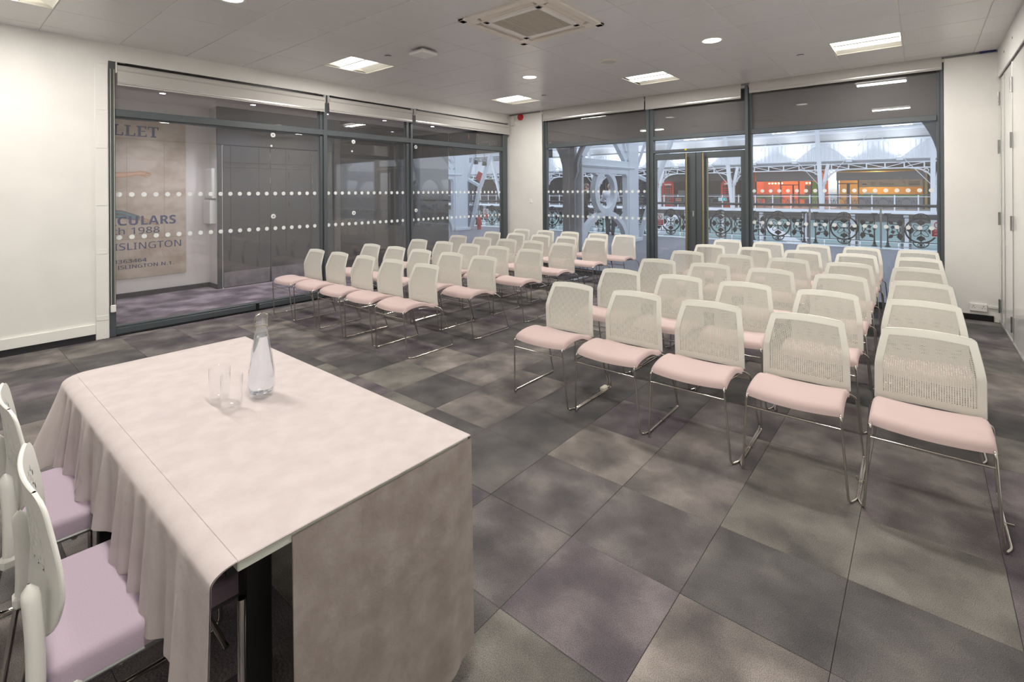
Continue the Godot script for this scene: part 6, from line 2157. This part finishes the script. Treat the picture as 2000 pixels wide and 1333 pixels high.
	var sr := thing("stair_railing", "white stair railing on the hall floor below", "railing", Vector3(0, 0, -30))
	for y in [-1.75, -2.15, -2.55]:
		obj("rail", MB.new().box(Vector3(-30, y, -0.03), Vector3(12, y + 0.06, 0.03), 0.01), M.arc_white, sr)
	for k in 22:
		obj("post", MB.new().box(Vector3(-0.03, -4.6, -0.03), Vector3(0.03, -1.7, 0.03), 0.005), M.arc_white, sr).position.x = 11.0 - 1.9 * k
	obj("deck", MB.new().box(Vector3(-30, -4.75, -3.0), Vector3(12, -4.6, 0.1), 0.01), M.arc_white, sr)
	obj("flight", MB.new().beam(Vector3(-2.0, -1.2, -1.0), Vector3(4.0, -4.6, -1.0), 0.25, 1.6), M.arc_white, sr)
	obj("flight", MB.new().beam(Vector3(-9.0, -0.6, -1.5), Vector3(-12.5, -4.6, -1.5), 0.25, 1.6), M.arc_white, sr)


func phone_box(label: String, at: Vector3, turn: float) -> void:
	var t := thing("phone_box", label, "phone box", at, turn, "red phone boxes on the opposite gallery")
	var b := MB.new()
	b.box(Vector3(-0.46, 0, -0.46), Vector3(0.46, 0.16, 0.46), 0.02)
	for sx in [-1.0, 1.0]:
		for sz in [-1.0, 1.0]:
			b.box(Vector3(sx * 0.45 - 0.07, 0.1, sz * 0.45 - 0.07), Vector3(sx * 0.45 + 0.07, 2.0, sz * 0.45 + 0.07), 0.015)
	b.box(Vector3(-0.47, 1.92, -0.47), Vector3(0.47, 2.16, 0.47), 0.02)
	obj("frame", b, M.phone_red, t)
	var roof := MB.new()
	for k in 4:
		roof.x = Transform3D(Basis(Vector3.UP, k * PI / 2), Vector3.ZERO)
		roof.extrude(PackedVector2Array([Vector2(-0.47, 2.16), Vector2(0.47, 2.16), Vector2(0.40, 2.24), Vector2(0.2, 2.31), Vector2(0, 2.33), Vector2(-0.2, 2.31), Vector2(-0.40, 2.24)]), 0.30, 0.47)
	roof.x = Transform3D()
	roof.box(Vector3(-0.32, 2.1, -0.32), Vector3(0.32, 2.27, 0.32), 0.05)
	obj("roof", roof, M.phone_red, t)
	for k in 4:
		var w := Transform3D(Basis(Vector3.UP, k * PI / 2), Vector3.ZERO)
		var g := MB.new()
		g.x = w
		g.box(Vector3(-0.38, 0.3, 0.40), Vector3(0.38, 1.92, 0.42))
		obj("glazing", g, M.dark, t)
		var bars := MB.new()
		bars.x = w
		for j in 7:
			bars.box(Vector3(-0.38, 0.42 + j * 0.2, 0.415), Vector3(0.38, 0.48 + j * 0.2, 0.45))
		for q in [-0.25, 0.25]:
			bars.box(Vector3(q - 0.03, 0.3, 0.415), Vector3(q + 0.03, 1.92, 0.45))
		bars.box(Vector3(-0.38, 0.16, 0.415), Vector3(0.38, 0.46, 0.45))
		obj("glazing_bar", bars, M.phone_red, t)
		var op := MB.new()
		op.x = w
		op.box(Vector3(-0.30, 1.98, 0.47), Vector3(0.30, 2.09, 0.478), 0.003)
		obj("opal_sign", op, mat(Color8(240, 226, 220), 0.5), t)


func shops() -> void:
	var zf := -40.0
	var s := struct("shop_1", "opposite shopfront with orange walls and pendant lamps", "shop")
	obj("fascia", MB.new().box(Vector3(-4.96, 2.21, zf - 0.1), Vector3(-0.18, 3.0, zf + 0.02), 0.01), M.arc_grey, s)
	obj("back_wall", MB.new().box(Vector3(-5.2, 0, -43.2), Vector3(0.1, 3.2, -43.0)).box(Vector3(-5.2, 0, -43.0), Vector3(-5.0, 3.2, zf)).box(Vector3(-5.2, 2.9, -43.0), Vector3(0.1, 3.1, zf - 0.1)), mat(Color8(222, 142, 104), 0.7), s)
	obj("floor_inside", MB.new().box(Vector3(-5.2, 0.0, -43.0), Vector3(0.1, 0.02, zf - 0.1)), M.arc_grey, s)
	for x in [-4.96, -2.99, -1.62, -0.70, -0.22]:
		obj("window_frame", MB.new().box(Vector3(x - 0.05, 0, zf - 0.06), Vector3(x + 0.05, 2.22, zf + 0.04), 0.008), M.arc_dark, s)
	obj("door_frame", MB.new().box(Vector3(-2.94, 1.86, zf - 0.05), Vector3(-1.62, 1.94, zf + 0.03)).box(Vector3(-2.1, 0, zf - 0.05), Vector3(-1.98, 1.9, zf + 0.03)), M.arc_dark, s)
	obj("green_panel", MB.new().box(Vector3(-0.66, 0, zf - 0.04), Vector3(-0.26, 2.15, zf)), mat(Color8(150, 186, 70), 0.5), s)
	obj("glass_pane", MB.new().box(Vector3(-4.9, 0.05, zf - 0.02), Vector3(-3.04, 2.2, zf - 0.01)), M.glass, s)
	obj("desk", MB.new().box(Vector3(-4.6, 0, -42.0), Vector3(-3.3, 0.95, -41.5), 0.02).box(Vector3(-1.5, 0.0, -42.4), Vector3(-0.9, 1.9, -42.0), 0.02), M.arc_dark, s)
	obj("low_green_strip", MB.new().box(Vector3(-4.9, 0.7, zf + 0.005), Vector3(-3.04, 1.0, zf + 0.015)).box(Vector3(-1.56, 0.7, zf + 0.005), Vector3(-0.72, 1.0, zf + 0.015)), mat(Color8(126, 158, 60), 0.5), s)
	for x in [-4.1, -3.85, -3.6, -3.35, -3.1, -1.2, -0.95, -0.6]:
		obj("pendant_lamp", MB.new().lathe(Vector3(x, 1.98, -41.0), PackedVector2Array([Vector2(0, 0.0), Vector2(0.06, 0.03), Vector2(0.075, 0.08), Vector2(0.05, 0.13), Vector2(0, 0.15)]), 12), glow(Color(1.0, 0.78, 0.5), 5.0), s)
	var l := OmniLight3D.new()
	l.name = "lamp_light"
	l.light_color = Color(1.0, 0.72, 0.5)
	l.light_energy = 2.2
	l.light_size = 0.15
	l.omni_range = 30.0
	l.omni_attenuation = 2.0
	l.shadow_enabled = true
	s.add_child(l, true)
	l.position = Vector3(-2.6, 2.4, -41.0)

	s = struct("shop_2", "opposite shopfront with a beige lettered glass panel", "shop")
	obj("fascia", MB.new().box(Vector3(1.05, 2.21, zf - 0.1), Vector3(6.6, 2.86, zf + 0.02), 0.01), M.arc_grey, s)
	obj("back_wall", MB.new().box(Vector3(0.95, 0, -43.2), Vector3(6.7, 3.2, -43.0)).box(Vector3(6.5, 0, -43.0), Vector3(6.7, 3.2, zf)).box(Vector3(0.95, 2.9, -43.0), Vector3(6.7, 3.1, zf - 0.1)), mat(Color8(206, 178, 110), 0.7), s)
	obj("floor_inside", MB.new().box(Vector3(0.95, 0.0, -43.0), Vector3(6.7, 0.02, zf - 0.1)), M.arc_grey, s)
	for x in [1.15, 2.52, 6.50]:
		obj("window_frame", MB.new().box(Vector3(x - 0.05, 0, zf - 0.06), Vector3(x + 0.05, 2.22, zf + 0.04), 0.008), M.arc_dark, s)
	obj("door_frame", MB.new().box(Vector3(1.2, 1.92, zf - 0.05), Vector3(2.5, 2.0, zf + 0.03)).box(Vector3(1.75, 0, zf - 0.05), Vector3(1.95, 1.95, zf + 0.03)), M.arc_dark, s)
	obj("lettered_panel", MB.new().box(Vector3(2.58, 1.66, zf - 0.03), Vector3(6.45, 2.2, zf + 0.01), 0.004), mat(Color8(196, 170, 138), 0.5), s)
	obj("low_green_strip", MB.new().box(Vector3(2.58, 0.95, zf - 0.02), Vector3(6.45, 1.08, zf + 0.015)), mat(Color8(150, 196, 60), 0.5), s)
	obj("low_panel", MB.new().box(Vector3(2.58, 0.0, zf - 0.02), Vector3(6.45, 0.95, zf + 0.01)), M.arc_grey, s)
	obj("counter", MB.new().box(Vector3(2.8, 0.9, zf - 0.5), Vector3(3.7, 1.22, zf - 0.2), 0.01), M.arc_white, s)
	var ink := mat(Color8(60, 50, 46), 0.6)
	text("lettering", "BRIFFA", 0.17, 0.006, M.sans, ink, s, Vector3(3.92, 1.78, zf + 0.012), 0.0, HORIZONTAL_ALIGNMENT_LEFT, 1.55)
	obj("logo_ring", MB.new().bar(arc2(Vector2(3.46, 1.92), 0.14, 0.14, 0, 360, 28).slice(0, 28), 0.016, zf + 0.01, zf + 0.02, true).bar(arc2(Vector2(4.0, 1.92), 0.14, 0.12, 60, 250, 14), 0.014, zf + 0.01, zf + 0.02).bar(arc2(Vector2(3.46, 1.92), 0.05, 0.07, 0, 300, 12), 0.02, zf + 0.01, zf + 0.02), ink, s)
	obj("text_line", MB.new().box(Vector3(3.98, 1.72, zf + 0.01), Vector3(5.2, 1.727, zf + 0.014)).box(Vector3(2.78, 1.86, zf + 0.01), Vector3(3.05, 1.92, zf + 0.014)), ink, s)
	for y in [2.02, 1.92, 1.80]:
		obj("text_line", MB.new().box(Vector3(5.62, y, zf + 0.01), Vector3(6.28, y + 0.045, zf + 0.014)).box(Vector3(5.30, y, zf + 0.01), Vector3(5.45, y + 0.03, zf + 0.014)), ink, s)
	l = l.duplicate()
	l.light_color = Color(1.0, 0.82, 0.5)
	s.add_child(l, true)
	l.position = Vector3(3.6, 2.5, -41.2)
	s = struct("shop_3", "dark opposite shopfront behind the phone boxes", "shop")
	obj("fascia", MB.new().box(Vector3(-20.0, 2.35, zf - 0.1), Vector3(-5.3, 3.0, zf + 0.02), 0.01), mat(Color8(120, 112, 122), 0.6), s)
	for k in 9:
		obj("window_frame", MB.new().box(Vector3(-20.0 + k * 1.8, 0, zf - 0.06), Vector3(-19.9 + k * 1.8, 2.36, zf + 0.04), 0.008), M.arc_grey, s)
	obj("dark_glass", MB.new().box(Vector3(-20, 0, zf - 0.04), Vector3(-5.3, 2.35, zf - 0.02)), mat(Color8(56, 50, 50), 0.1), s)
	obj("counter", MB.new().box(Vector3(-11.2, 0, -38.6), Vector3(-9.9, 1.5, -37.9), 0.02), mat(Color8(110, 112, 112), 0.4), s)
